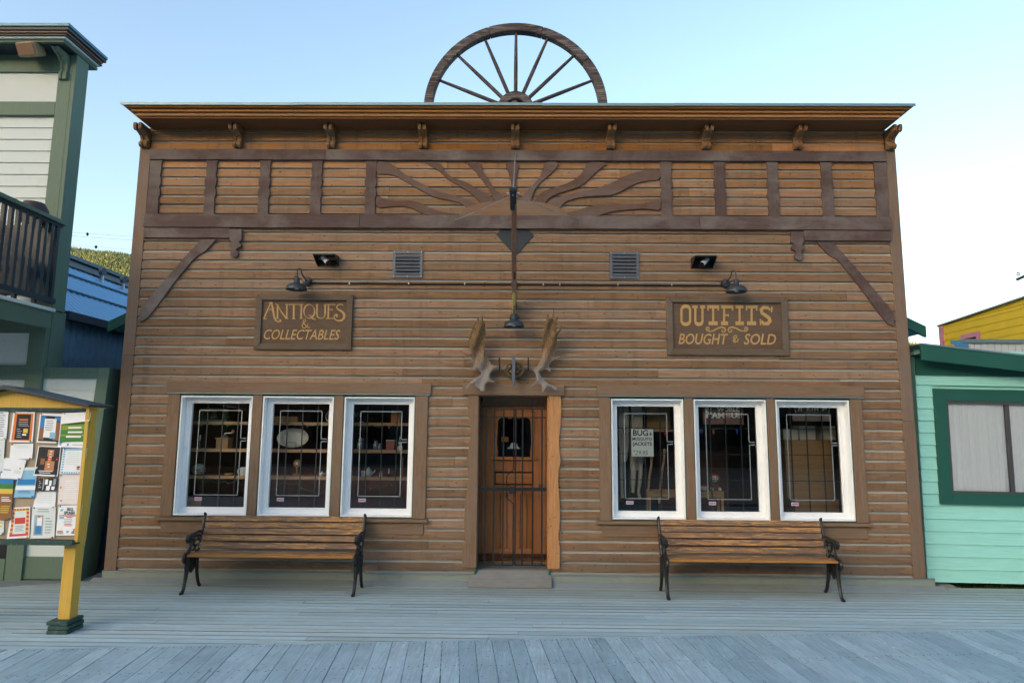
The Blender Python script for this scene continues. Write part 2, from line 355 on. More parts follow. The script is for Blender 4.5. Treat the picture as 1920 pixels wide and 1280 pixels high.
# far hillside and its forest
def hz(x, y):
    t = max(0, min(1, (y-620)/600)); crest = 219-(.13 if x < 0 else .09)*x+4*math.sin(x/45.)+2*math.sin(x/17.+1)
    return -.5+crest*(t*t*(3-2*t))
mb = MB(); nx, ny = 60, 24; X = [-1300+2600*i/nx for i in range(nx+1)]; Yv = [600+700*j/ny for j in range(ny+1)]
mb.add([(a, b, hz(a, b)) for b in Yv for a in X], [(j*(nx+1)+i, j*(nx+1)+i+1, (j+1)*(nx+1)+i+1, (j+1)*(nx+1)+i) for j in range(ny) for i in range(nx)])
M['hillside'] = paint('forest_floor', (.06, .075, .015), .4, .4, (.03, .04, .01), .9, .02); struct(mb.build('hill', 'hillside', smooth=True))
mb = MB(); rr = random.Random(3)
def forest(x0, x1, y0, y1, n):
    for _ in range(n):
        y = rr.uniform(y0, y1); x = y*rr.uniform(x0, x1); z = hz(x, y); con = rr.random() < .45; m = 0 if con else rr.choice([1, 1, 2])
        h = rr.uniform(5, 9.5) if con else rr.uniform(3, 5.5); r = h*(.16 if con else .45); k = 6; a0 = rr.random()*6
        ring = lambda rad, zz: [(x+rad*rr.uniform(.75, 1.2)*math.cos(a0+j*1.047), y+rad*rr.uniform(.75, 1.2)*math.sin(a0+j*1.047), zz) for j in range(k)]
        vs = ring(r*(1 if con else .7), z)+ring(r*(.6 if con else 1.), z+h*.45)+ring(r*.25 if con else r*.6, z+h*.8)+[(x, y, z+h)]
        fs = [(q*k+j, q*k+(j+1) % k, (q+1)*k+(j+1) % k, (q+1)*k+j) for q in range(2) for j in range(k)]+[(2*k+j, 2*k+(j+1) % k, 3*k) for j in range(k)]
        mb.add(vs, fs, m)
forest(-.72, -.53, 640, 1240, 15000); forest(.53, .66, 1100, 1240, 500)
M['spruce'] = paint('spruce_green', (.035, .055, .018), .4, .2); M['birch'] = paint('birch_green', (.11, .125, .02), .2, .2); M['birch2'] = paint('poplar_yellow', (.15, .145, .02), .2, .2)
tag(mb.build('hillside_forest', ['spruce', 'birch', 'birch2']), 'sunlit spruce and poplar forest on the far hillside', 'forest', kind='stuff')
# grass strip below the mint wall
mb = MB(); rr = random.Random(5)
for _ in range(5200):
    x = rr.uniform(4.75, 8.5); y = rr.uniform(.12, .75); h = rr.uniform(.03, .13); a = rr.random()*3.14; w = .006; dx, dy = rr.uniform(-.04, .04), rr.uniform(-.04, .04)
    mb.add([(x-w*math.cos(a), y-w*math.sin(a), -.12), (x+w*math.cos(a), y+w*math.sin(a), -.12), (x+dx, y+dy, -.10+h)], [(0, 1, 2)], rr.choice([0, 0, 1]))
mb.add([(4.7, .101, -.11), (9, .101, -.11), (9, .9, -.11), (4.7, .9, -.11)], [(0, 1, 2, 3)], 0)
M['grass2'] = paint('grass_yellowish', (.10, .13, .02), .3, .2)
tag(mb.build('grass', ['grass', 'grass2']), 'short green grass in the gap below the mint wall', 'grass', kind='stuff')
# ================================================================== THE SHOP
shop = thing('antiques_shop', 'two tone brown false-fronted wooden shop with sunburst frieze and two banks of white windows', 'shop building', (0, 0, 0))
RS, RZ = .1174, .163
OPEN = [(-3.99, -1.13, .72, 2.17), (1.12, 3.985, .72, 2.17), (-.43, .44, .0, 2.19)]
mb = MB(); rr = random.Random(11)
prof = [(-.025, 0), (-.025, .087), (-.021, .090), (-.007, .1005), (-.004, .1174), (0, .1174), (0, 0)]
for i in range(-1, 46):
    z0 = RZ+i*RS; z1 = min(z0+RS, 5.48); z0c = max(z0, .13)
    if z0c >= z1: continue
    segs = [(-4.57, 4.57)]
    for a, b, c, d in OPEN:
        if z1 > c+.03 and z0 < d-.03:
            ns = []
            for s0, s1 in segs:
                if b <= s0 or a >= s1: ns.append((s0, s1)); continue
                if a > s0: ns.append((s0, a))
                if b < s1: ns.append((b, s1))
            segs = ns
    for s0, s1 in segs:
        x = s0-rr.uniform(0, 3)
        while x < s1:
            x2 = x+rr.uniform(2.4, 5.4); a, b = max(x, s0), min(x2, s1); x = x2
            if b-a < .02: continue
            dy = rr.uniform(-.0035, .0025); pr = [(p[0]+(dy if p[0] < -.001 else 0), min(max(z0+p[1], z0c), z1)) for p in prof]
            k = len(mb.v); n = len(pr)
            vs = [(a+.0012, y, z) for y, z in pr]+[(b-.0012, y, z) for y, z in pr]
            mb.add(vs, [(0, 1, n+1, n), (n-1, 0, n, 2*n-1)], 0)
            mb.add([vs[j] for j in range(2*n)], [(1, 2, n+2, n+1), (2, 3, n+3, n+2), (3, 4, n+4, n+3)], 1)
            mb.f[-1]; mb.add([vs[j] for j in range(2*n)], [tuple(range(n)), tuple(range(2*n-1, n-1, -1))], 0)
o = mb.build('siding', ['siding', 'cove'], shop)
# structural wall behind the siding
mb = MB(); Y0, Y1 = .002, .14
for a, b in ((-4.69, -3.97), (-1.15, -.43), (.44, 1.14), (3.965, 4.69)): mb.box(a, b, Y0, Y1, .05, 5.5)
for a, b in ((-3.97, -1.15), (1.14, 3.965)): mb.box(a, b, Y0+.001, Y1, .05, .745); mb.box(a, b, Y0+.001, Y1, 2.145, 5.5)
for a, b in ((-3.083, -2.982), (-2.118, -2.012), (2.012, 2.113), (2.982, 3.073)): mb.box(a, b, Y0+.001, Y1, .745, 2.145)
mb.box(-.43, .44, Y0+.001, Y1, 2.18, 5.5)
mb.build('wall', 'dark', shop)
# corner boards
for s in (-1, 1):
    mb = MB(); mb.box(s*4.56, s*4.70, -.035, .03, .13, 2.62 if s < 0 else 1.9); mb.box(s*4.56, s*4.699, -.034, .03, (2.62 if s < 0 else 1.9)+.002, 5.23); mb.box(s*4.672, s*4.70, .03, .14, .13, 5.23)
    mb.build('corner_board', 'corner', shop, bevel=.004)
# cornice
mb = MB()
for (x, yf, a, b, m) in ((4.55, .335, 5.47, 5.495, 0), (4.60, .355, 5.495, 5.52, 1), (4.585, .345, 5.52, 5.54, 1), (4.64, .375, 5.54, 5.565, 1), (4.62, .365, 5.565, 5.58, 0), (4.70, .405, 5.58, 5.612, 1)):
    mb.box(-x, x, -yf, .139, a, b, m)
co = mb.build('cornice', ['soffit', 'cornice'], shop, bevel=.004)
mb = MB()
for a, b, dz in ((-4.745, -2.6, 0), (-2.602, .32, .003), (.318, 1.9, -.001), (1.898, 4.745, .002)):
    mb.box(a, b, -.425, .15, 5.614+dz, 5.632+dz); mb.box(a, b, -.428, -.424, 5.598+dz, 5.632+dz)
mb.build('roof_flashing', 'flash', co)
# scroll brackets
bp = [(0, 0), (-.055, -.005), (-.085, .02), (-.085, .05), (-.06, .07), (-.05, .10), (-.07, .135), (-.12, .155), (-.155, .165), (-.185, .155), (-.215, .165), (-.225, .20), (-.22, .245), (0, .245)]
for x in (-4.63, -3.46, -2.29, -1.14, 0.0, 1.18, 2.36, 3.49, 4.63):
    mb = MB()
    for d in (-.052, .012): mb.prism([(-.024+p[0], 5.222+p[1]) for p in bp], x+d, x+d+.04, 'X')
    mb.prism([(-.022+p[0]*.86, 5.232+p[1]*.94) for p in bp], x-.012, x+.012, 'X')
    mb.build('bracket', 'brkt', shop, bevel=.006)
# plum beams
def part(name, mat, *boxes, bevel=.004, parent=shop):
    mb = MB()
    for b in boxes: mb.box(*b)
    return mb.build(name, mat, parent, bevel=bevel)
part('upper_beam', 'beam', (-4.555, -2.36, -.07, -.02, 5.065, 5.20), (-2.358, 1.2, -.07, -.02, 5.065, 5.199), (1.202, 4.565, -.07, -.02, 5.066, 5.20))
part('lower_beam', 'beam', (-4.555, -1.9, -.075, -.02, 4.195, 4.36), (-1.898, 2.25, -.075, -.02, 4.196, 4.361), (2.252, 4.565, -.075, -.02, 4.195, 4.36))
part('side_beam', 'beam', (-4.553, -3.492, -.06, -.02, 4.065, 4.192)); part('side_beam', 'beam', (3.512, 4.563, -.06, -.02, 4.065, 4.192))
def slat(x, cutl=False, cutr=False):
    z0, z1 = 4.362, 5.063; L = []; R = []
    for i in range(41):
        t = i/40; u = abs(t-.5)*2
        w = .056+.020*math.sin(min(1, u/.42)*math.pi)**.8 if u < .42 else .056+.022*((u-.42)/.58)**1.3+(.006*math.sin((u-.42)/.58*math.pi*2))
        L.append((x-(.078 if cutl else w), z0+(z1-z0)*t)); R.append((x+(.078 if cutr else w), z0+(z1-z0)*t))
    mb = MB(); mb.prism(L+R[::-1], -.05, -.02); mb.build('scalloped_slat', 'beamz', shop, bevel=.004)
for i, x in enumerate((-4.47, -3.775, -3.105, -2.46, -1.785, 1.86, 2.52, 3.17, 3.83, 4.485)): slat(x, i == 0, i == 9)
def crop(ox, oy, s, pts, Y): return [XZ(ox+a/s, oy+b/s, Y) for a, b in pts]
def smoothp(pts, it=2):
    for _ in range(it):
        q = []
        for i in range(len(pts)):
            a, b = pts[i], pts[(i+1) % len(pts)]
            q += [(a[0]*.75+b[0]*.25, a[1]*.75+b[1]*.25), (a[0]*.25+b[0]*.75, a[1]*.25+b[1]*.75)]
        pts = q
    return pts
rays = [
 [(248,522),(295,550),(370,555),(430,550),(500,580),(570,610),(650,622),(720,622),(705,638),(560,638),(480,618),(400,582),(320,585),(248,594)],
 [(248,362),(300,360),(350,378),(400,420),(480,462),(560,505),(640,522),(720,545),(800,585),(770,605),(735,612),(700,570),(640,553),(560,540),(480,500),(400,455),(340,420),(300,412),(248,415)],
 [(490,362),(580,362),(600,400),(650,435),(720,455),(790,500),(850,530),(870,575),(808,588),(790,560),(740,510),(680,475),(620,440),(570,390),(530,370)],
 [(712,362),(795,362),(800,395),(840,450),(870,500),(920,530),(945,565),(875,575),(860,530),(830,480),(790,430),(760,390)],
 [(920,362),(1000,362),(985,420),(978,470),(1000,565),(950,565),(958,470),(945,410)],
 [(1130,362),(1215,362),(1180,400),(1130,440),(1090,480),(1070,520),(1055,568),(1008,565),(1020,520),(1060,480),(1100,440),(1120,400)],
 [(1355,362),(1475,365),(1420,390),(1380,430),(1330,475),(1260,500),(1190,520),(1150,545),(1130,580),(1070,570),(1095,530),(1130,500),(1200,480),(1270,455),(1320,420),(1345,385)],
 [(1740,385),(1740,445),(1660,450),(1590,475),(1530,510),(1470,528),(1380,530),(1300,540),(1240,560),(1200,605),(1130,585),(1170,550),(1250,520),(1330,505),(1440,480),(1500,455),(1550,425),(1640,395)],
 [(1738,540),(1740,610),(1680,597),(1600,600),(1500,610),(1440,625),(1380,640),(1240,640),(1200,625),(1290,610),(1380,580),(1480,568),(1600,575),(1690,565)]]
for k, r in enumerate(rays):
    mb = MB(); r = [(a, b-14 if b <= 365 else (b+14 if b >= 636 else b)) for a, b in r]; r = [(a-8 if a <= 250 else (a+8 if a >= 1738 else a), b) for a, b in r]; p = smoothp(crop(620, 180, 2.8235, r, -.045), 1); p = [(x, min(max(z, 4.363), 5.062)) for x, z in p]
    mb.prism(p, -.045-.0007*k, -.02); mb.build('sun_ray', 'sunray', shop, bevel=.003)
mb = MB(); mb.prism([(-.02+(.66*math.cos(D2(a))), 4.363+.20*math.sin(D2(a))) for a in range(0, 181, 6)], -.055, -.02); mb.build('sun_disc', 'disc', shop, bevel=.004)
br = [(920,125),(1115,125),(1060,190),(960,290),(900,320),(820,385),(600,650),(320,1030),(230,1130),(150,1172),(150,1010),(240,900),(420,690),(600,480),(760,300),(870,190)]
pe = [(1285,0),(1440,0),(1440,130),(1405,162),(1430,185),(1435,215),(1390,238),(1370,262),(1395,300),(1390,340),(1340,362),(1300,340),(1290,300),(1315,262),(1310,238),(1280,220),(1275,195),(1310,165),(1285,130)]
for s in (1, -1):
    P = [(x if s > 0 else .015-x, min(z, 4.063)) for x, z in crop(240, 430, 6.737, br, -.045)]
    mb = MB(); mb.prism(P, -.05, -.02); mb.build('corner_brace', 'beamz', shop, bevel=.004)
    P = [(x if s > 0 else .015-x, min(z, 4.193)) for x, z in crop(240, 430, 6.737, pe, -.05)]
    mb = MB(); mb.prism(P, -.064, -.02); mb.build('pendant', 'beamz', shop, bevel=.004)
# black shingled plate behind the hanging gun
mb = MB(); mb.prism([(-.225, 4.13), (-.17, 4.193), (.17, 4.193), (.235, 4.12), (.01, 3.86)], -.034, -.02); mb.build('shingled_plate', 'shingle', shop)
# louvred vents
for (a, b) in ((-1.482, -1.118), (1.155, 1.512)):
    mb = MB(); z0, z1 = 3.585, 3.92; w = .035
    mb.box(a, b, -.04, -.02, z0, z0+w); mb.box(a, b, -.04, -.02, z1-w, z1); mb.box(a, a+w, -.04, -.02, z0+w, z1-w); mb.box(b-w, b, -.04, -.02, z0+w, z1-w)
    mb.box(a+w, b-w, -.022, -.018, z0+w, z1-w, 1)
    for k in range(6):
        z = z0+w+.004+k*.0435; mb.add([(a+w, -.05, z), (b-w, -.05, z), (b-w, -.024, z+.036), (a+w, -.024, z+.036), (a+w, -.048, z-.004), (b-w, -.048, z-.004)], [(0, 1, 2, 3), (0, 4, 5, 1)])
    for p in ((a+.015, z0+.015), (b-.015, z0+.015), (a+.015, z1-.015), (b-.015, z1-.015), ((a+b)/2, z1-.015), ((a+b)/2, z0+.015)): mb.lathe([(.006, -.043), (.006, -.04)], (p[0], 0, p[1]), 8, 'Y', 2)
    mb.build('louvre_vent', ['vent', 'glassdark', 'steel'], shop)
# window banks
wins = [(-3.96, -3.085), (-2.98, -2.12), (-2.01, -1.16), (1.145, 2.01), (2.115, 2.98), (3.075, 3.955)]
def window(x0, x1, bars):
    z0, z1 = .745, 2.147; e = .009; j = .016; s = .066
    mb = MB()
    def fr(a, b, c, d, w, ya, yb, m): mb.box(a, b, ya, yb, c, c+w, m); mb.box(a, b, ya, yb, d-w, d, m); mb.box(a, a+w, ya, yb, c+w, d-w, m); mb.box(b-w, b, ya, yb, c+w, d-w, m)
    fr(x0, x1, z0, z1, e, -.030, .13, 1); fr(x0+e, x1-e, z0+e, z1-e, j, -.034, .13, 0)
    a, b, c, d = x0+e+j, x1-e-j, z0+e+j, z1-e-j; fr(a, b, c, d, s-.018, .068, .13, 0); fr(a+s-.018, b-s+.018, c+s-.018, d-s+.018, .018, .076, .125, 0)
    w = mb.build('window', ['white', 'green_edge'], shop, bevel=.003)
    a += s; b -= s; c += s; d -= s
    mb = MB(); mb.add([(a, .095, c), (b, .095, c), (b, .095, d), (a, .095, d)], [(0, 1, 2, 3)]); mb.build('pane', 'glass', w)
    mb = MB(); W_, H = b-a, d-c; X_ = lambda t: a+W_*t; Z_ = lambda t: d-H*t; q = .0045
    P = [((.87, .34), (.87, .07)), ((.87, .07), (.13, .07)), ((.13, .07), (.13, .885)), ((.13, .885), (.875, .885)), ((.875, .885), (.875, .365)), ((.87, .34), (.965, .34)), ((.875, .365), (.965, .365))]
    for (u, v), (u2, v2) in P:
        mb.box(min(X_(u), X_(u2))-q, max(X_(u), X_(u2))+q, .092, .0935, min(Z_(v), Z_(v2))-q, max(Z_(v), Z_(v2))+q)
    mb.build('alarm_foil', 'foil', w)
    mb = MB(); sx = X_(.15); sz = Z_(.925); mb.box(sx-.005, sx+.08, .0915, .0935, sz-.018, sz+.022, 0); mb.box(sx+.004, sx+.071, .0905, .0915, sz-.006, sz+.009, 1)
    mb.build('sticker', [flat('sticker_lilac', (.42, .40, .52)), flat('sticker_red', (.5, .12, .15))], w)
    mb = MB()
    for t in (.23, .5, .77): mb.box(X_(t)-.006, X_(t)+.006, .155, .165, c-.05, d+.03)
    if bars:
        for t in (.21, .46, .71): mb.box(a-.05, b+.05, .166, .172, Z_(t)-.004, Z_(t)+.004)
    mb.build('security_bars', flat('bar_dark', (.03, .035, .04), .5), w)
for i, (a, b) in enumerate(wins): window(a, b, i > 2)
for sgn, L in ((-1, (-4.125, -.975, -4.10, -1.01)), (1, (.985, 4.125, 1.01, 4.09))):
    a, b, ca_, cb_ = L
    part('window_header', 'casing', (a, b, -.05, -.018, 2.175, 2.305))
    part('drip_edge', 'flash', (a+.015, b-.015, -.06, -.018, 2.163, 2.173), bevel=0)
    lo, hi = (wins[0][0], wins[2][1]) if sgn < 0 else (wins[3][0], wins[5][1])
    part('window_casing', 'casingz', (ca_, lo-.001, -.045, -.018, .738, 2.161)); part('window_casing', 'casingz', (hi+.001, cb_, -.045, -.018, .738, 2.161))
    ws = wins[:3] if sgn < 0 else wins[3:]
    for k in (0, 1): part('mullion', 'casingz', (ws[k][1]+.001, ws[k+1][0]-.001, -.041, -.018, .738, 2.161))
    part('window_sill', 'casing', (ca_-.05, cb_+.03, -.085, -.0, .702, .735))
    part('apron_board', 'casing', (ca_+.02, cb_-.02, -.04, -.018, .56, .700))
# doorway
lc = [(110,128),(112,200),(125,280),(130,350),(120,420),(112,470),(100,500),(113,530),(118,600),(108,680),(96,760),(92,860),(95,940),(98,985),(85,1010),(80,1060),(80,1108)]
rc = [(645,128),(648,220),(642,300),(634,370),(636,440),(644,500),(634,540),(629,620),(636,700),(640,800),(638,880),(630,930),(640,1000),(638,1108)]
P = crop(840, 700, 3.046, lc, -.04); P = [(x, min(z, 2.166)) for x, z in P]; P[-1] = (P[-1][0], .20)
mb = MB(); mb.prism(P+[(-.412, .20), (-.412, 2.166)], -.05, -.018); mb.build('door_casing', 'casingz', shop, bevel=.004)
P = crop(840, 700, 3.046, rc, -.04); P = [(x, min(z, 2.166)) for x, z in P]; P[-1] = (P[-1][0], .20)
mb = MB(); mb.prism(P+[(.425, .20), (.425, 2.166)], -.05, -.018); o = mb.build('door_casing', 'freshz', shop, bevel=.004); o['label'] = 'pale new cedar casing with wavy edge'
part('lintel', 'casing', (-.60, .60, -.062, -.018, 2.17, 2.298))
part('door_jamb', 'casingz', (-.431, -.405, -.017, .33, .19, 2.19)); part('door_jamb', 'freshz', (.405, .44, -.017, .33, .19, 2.19)); part('door_head', 'casing', (-.405, .405, -.017, .33, 2.155, 2.19))
part('jamb_base', 'green_edge', (-.435, -.412, -.03, .06, .02, .19)); part('jamb_base', 'green_edge', (.415, .438, -.03, .06, .02, .19))
# the door
dY = .30
dr = part('door', 'door', (-.385, -.23, dY, dY+.05, .22, 2.06), (.25, .40, dY, dY+.05, .22, 2.06), (-.23, .25, dY+.001, dY+.05, .22, .36), (-.23, .25, dY+.001, dY+.05, 1.26, 1.40), (-.23, .25, dY+.001, dY+.05, 2.0, 2.06), (-.23, .25, dY+.001, dY+.05, 1.0, 1.10), bevel=.006)
part('door_frame', 'casingz', (-.405, -.386, dY-.02, dY+.05, .2, 2.1), (.40, .405, dY-.02, dY+.05, .2, 2.1), (-.386, .40, dY-.019, dY+.05, 2.06, 2.154), (-.405, .405, dY-.03, dY+.06, .19, .219))
part('panel_board', 'door', *[(-.23+k*.08+.003, -.23+(k+1)*.08-.003, dY+.015, dY+.035, .36, 1.0) for k in range(6)], parent=dr)
part('raised_panel', 'doorx', (-.215, .235, dY-.008, dY+.02, 1.115, 1.245), parent=dr, bevel=.02)
part('carved_strip', 'doorx', (-.22, .24, dY-.012, dY, 1.03, 1.07), parent=dr, bevel=.008)
part('door_shelf', 'doorx', (-.27, .29, dY-.04, dY+.001, 1.405, 1.44), parent=dr)
mb = MB(); mb.add([(-.19, dY+.02, 1.44), (.21, dY+.02, 1.44), (.21, dY+.02, 2.0), (-.19, dY+.02, 2.0)], [(0, 1, 2, 3)]); mb.build('door_glass', 'glass', dr)
AR = [(-.235, 1.40), (-.19, 1.42), (-.185, 1.5), (-.20, 1.6), (-.19, 1.8), (-.19, 1.86), (-.17, 1.90), (-.11, 1.925), (-.05, 1.90), (0, 1.915), (.01, 1.92), (.02, 1.915), (.07, 1.90), (.13, 1.925), (.19, 1.90), (.21, 1.86), (.21, 1.8), (.22, 1.6), (.205, 1.5), (.21, 1.42), (.255, 1.40)]
mb = MB(); mb.prism([(a, b) for a, b in AR[::-1]]+[(-.235, 2.0), (.255, 2.0)][0:2], dY-.012, dY+.002); mb.build('shaped_surround', 'doorx', dr, bevel=.004)
mb = MB(); mb.lathe([(.0, -.045), (.02, -.04), (.022, -.02), (.01, -.01), (.01, 0)], (.33, dY, 1.1), 12, 'Y'); mb.build('door_knob', 'brass', dr, smooth=True)
# the barred gate
mb = MB(); gy = .05; q = .009; bars = []
gx = lambda c: XZ(840+c/3.046, 0+900, gy)[0]
z1, z2, zb = 2.02, 1.915, .215
for c in (213, 262, 315, 425, 483, 537): x = gx(c*.995+2); mb.box(x-q, x+q, gy-q, gy+q, zb+.001, z1)
xm = gx(374); xl = gx(345); mb.tube([(xm, gy, z1), (xm, gy, 1.30), (xl-.02, gy, 1.23), (xl-.02, gy, .98), (xm, gy, .905), (xm, gy, zb)], .0075, 6)
x = gx(385); mb.box(x-q, x+q, gy-q, gy+q, zb, z1)
a, b = gx(172), gx(560)
for z in (z1-.003, z2): mb.box(a, gx(374), gy-.011, gy+.011, z-.006, z+.006); mb.box(gx(385), b, gy-.0112, gy+.0112, z-.009, z+.003)
mb.box(a, gx(376), gy-.010, gy+.010, zb-.008, zb+.006); mb.box(gx(383), b, gy-.0102, gy+.0102, zb-.004, zb+.008)
mb.box(a-.005, b+.005, gy-.026, gy-.012, 1.058, 1.098)
gate = mb.build('security_gate', 'black', shop)
mb = MB(); mb.box(xm-.05, xm+.012, gy-.055, gy-.027, 1.03, 1.11); mb.lathe([(.018, -.075), (.02, -.055)], (xm-.06, gy, 1.13), 12, 'Y'); mb.tube([(xm-.065, gy-.05, 1.03), (xm-.07, gy-.05, .98), (xm-.055, gy-.05, .955)], .008, 6); mb.build('gate_lock', 'black', gate)
mb = MB()
for cx, cz, r in ((gx(325), .62, .06), (gx(405), .66, .055), (gx(180), .54, .05), (gx(548), .56, .045), (gx(185), 1.62, .05), (gx(552), 1.62, .05)):
    mb.tube([(x, gy, z) for x, z in arc(cx, cz, r, 30, 320, 14)], .0035, 5)
mb.build('gate_scroll', 'vent', gate)
# plinth, kerb, threshold
mb = MB()
for a, b in ((-4.72, -.44), (.445, 4.80)):
    mb.prism([(-.005, .045), (-.03, .045), (-.034, .118), (-.005, .118)], a, b, 'X', 0)
mb.build('plinth', 'found', shop, bevel=.004)
mb = MB(); mb.prism([(-.031, .05), (-.115, .004), (-.115, -.03), (-.031, -.03)], -4.82, -.49, 'X'); mb.prism([(-.031, .05), (-.115, .004), (-.115, -.03), (-.031, -.03)], .455, 4.90, 'X'); mb.build('sloped_kerb', 'kerb', shop, bevel=.005)
mb = MB(); mb.box(-4.72, -.44, -.04, -.004, .1185, .129); mb.box(.445, 4.80, -.04, -.004, .1185, .129); mb.build('base_flashing', 'flash', shop)
mb = MB(); mb.prism([(-.15, .004), (-.15, .022), (.02, .165), (.30, .205), (.30, 0), (.02, -.01)], -.49, .45, 'X'); mb.build('threshold_ramp', 'step', shop, bevel=.004)
# interior room
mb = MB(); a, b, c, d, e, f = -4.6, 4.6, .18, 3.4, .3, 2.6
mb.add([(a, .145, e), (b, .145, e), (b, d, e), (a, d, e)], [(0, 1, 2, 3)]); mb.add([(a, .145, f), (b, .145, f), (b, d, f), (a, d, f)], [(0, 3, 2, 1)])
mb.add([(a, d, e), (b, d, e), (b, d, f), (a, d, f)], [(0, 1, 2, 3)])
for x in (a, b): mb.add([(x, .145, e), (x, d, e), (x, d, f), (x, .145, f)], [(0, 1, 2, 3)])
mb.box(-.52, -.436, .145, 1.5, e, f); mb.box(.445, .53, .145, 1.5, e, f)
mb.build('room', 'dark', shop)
# roof of the shop body behind the false front, with green barge boards
mb = MB(); ex, ez = 5.10, 3.03; sl_ = .50; ap = ez+ex*sl_
mb.prism([(-ex, ez), (0, ap), (ex, ez), (ex, ez+.06), (0, ap+.06), (-ex, ez+.06)], .32, 10, 'Y'); mb.build('roof', 'flash', shop)
mb = MB(); mb.prism([(-ex, ez-.09), (0, ap-.09), (0, ap+.045), (-ex, ez+.045)], .27, .318, 'Y'); mb.prism([(ex, ez-.09), (0, ap-.09), (0, ap+.045), (ex, ez+.045)], .2701, .3179, 'Y'); mb.build('barge_board', 'emerald', shop)
mb = MB(); mb.prism([(-ex+.02, ez-.02), (-4.66, ez+.2), (-4.66, ez+.18), (-ex+.02, ez-.04)], .34, 10, 'Y'); mb.prism([(ex-.02, ez-.02), (4.66, ez+.2), (4.66, ez+.18), (ex-.02, ez-.04)], .34, 10, 'Y'); M['tealsof'] = paint('teal_soffit_paint', (.03, .35, .36), .1, .2); mb.build('soffit', 'tealsof', shop)
mb = MB(); mb.box(-4.66, -4.6, .145, 10, -.1, 3.2); mb.box(4.6, 4.66, .145, 10, -.1, 3.2); mb.box(-4.6, 4.6, 9.9, 10, -.1, 3.2); mb.build('side_wall', 'dark', shop)
mb = MB(); mb.box(-4., 4., 10.2, 21, -.2, 8.4); mb.prism([(-4.3, 8.3), (4.3, 8.3), (0, 9.6)], 10., 21.2, 'Y'); mb.build('hidden_sun_block', 'dark', shop)  # unseen block, added behind the shop to stop sun on the yellow building

# ------------------------------------------------------------------ wagon wheel on the cornice
wc = Vector((0, -.10, 5.70)); Rw = 1.14
whl = thing('wagon_wheel', 'half of a big weathered wooden wagon wheel standing on the roof edge', 'wheel', (0, -.1, 5.634))
mb = MB(); rr = random.Random(2); segs = [(0, 36), (36.2, 72), (72.2, 108), (108.2, 144), (144.2, 180)]
for a0, a1 in segs:
    o_ = arc(wc.x, wc.z, Rw, a0, a1, 12); i_ = arc(wc.x, wc.z, Rw-.105, a0, a1, 12); o_ = [(x, max(z, 5.634)) for x, z in o_]; i_ = [(x, max(z, 5.634)) for x, z in i_]
    for k in range(12): pass
    n = 13; vs = [(x, y, z) for y in (-.155, -.045) for x, z in o_+i_]; N = 2*n; fs = []
    for k in range(12): fs += [(k, k+1, n+k+1, n+k), (N+k, N+n+k, N+n+k+1, N+k+1), (k, N+k, N+k+1, k+1), (n+k, n+k+1, N+n+k+1, N+n+k)]
    fs += [(0, n, N+n, N), (n-1, N+n-1, N+2*n-1, 2*n-1)]; mb.add(vs, fs)
mb.build('rim', 'wheel', whl, bevel=.008)
mb = MB(); o_ = arc(wc.x, wc.z, .225, 0, 180, 20); i_ = arc(wc.x, wc.z, .13, 180, 0, 20)
mb.prism(o_+i_, -.165, -.06); mb.prism(arc(wc.x, wc.z, .128, 0, 180, 16), -.10, -.07, m=1); mb.box(-.05, .02, -.135, -.101, 5.70, 5.826, 1); mb.build('hub', ['wheel', 'casing'], whl, bevel=.006)
for k in range(1, 8):
    a = D2(22.5*k); dx, dz = math.cos(a), math.sin(a)
    mb = MB(); mb.tube([(dx*.22, -.1, wc.z+dz*.22), (dx*.6, -.1, wc.z+dz*.6), (dx*(Rw-.10), -.1, wc.z+dz*(Rw-.10))], [.024, .024, .017], 8); mb.build('spoke', 'spoke', whl, smooth=True)

# ------------------------------------------------------------------ hanging wooden long gun
gun = thing('long_gun_sign', 'huge carved wooden long gun hung by chains, muzzle towards the street', 'shop sign', (0, -.05, 3.2))
A = Vector((0.012, -.06, 3.18)); B = Vector((-.01, -1.28, 4.235)); ax_ = (B-A).normalized(); nn = Vector((0, ax_.z, -ax_.y))
def gp(t, h): return A+(B-A)*t+nn*h
def gunpoly(pts, w, mats, nm, m=None, dx=0.):
    mb = MB(); q = [(gp(t, h).y, gp(t, h).z) for t, h in pts]; mb.prism(q, dx-w, dx+w, 'X'); return mb.build(nm, mats, gun, bevel=.006)
gunpoly([(.20, -.07), (.30, -.045), (.42, -.03), (.90, -.03), (.90, .03), (.42, .035), (.30, .03), (.20, .055)], .028, 'gunwood', 'gun_stock')
gunpoly([(0, -.11), (.198, -.07), (.198, .055), (0, .09)], .017, 'palebrass', 'butt_plate')
mb = MB(); mb.tube([gp(.86, -.0), gp(1, -.0)], [.036, .034], 14); mb.tube([gp(.975, 0), gp(1.004, 0)], .04, 14); mb.build('barrel', 'black', gun, smooth=True)
mb = MB(); mb.tube([gp(1.0, 0), gp(1.006, 0)], .024, 12); mb.build('bore', 'glassdark', gun)
mb = MB(); mb.tube([gp(.30, .03), gp(.33, .09), gp(.40, .09), gp(.43, .035)], .008, 6); mb.tube([gp(.36, -.03), gp(.36, -.10), gp(.34, -.12)], [.012, .01, .012], 6); mb.build('lock_and_trigger_guard', 'black', gun)
def chain(a, b, nm='chain'):
    a, b = Vector(a), Vector(b); n = max(6, int((b-a).length/.036)); mb = MB(); d = (b-a).normalized(); u = d.cross(Vector((.3, .2, .9))).normalized(); v = d.cross(u)
    for k in range(n):
        c = a+(b-a)*((k+.5)/n); s = u if k % 2 else v; l = .021
        mb.tube([c+d*l*math.cos(t)+s*.009*math.sin(t) for t in [D2(q) for q in range(0, 361, 60)]], .0025, 4)
    mb.build(nm, 'steel', gun)
top = gp(.99, .0)
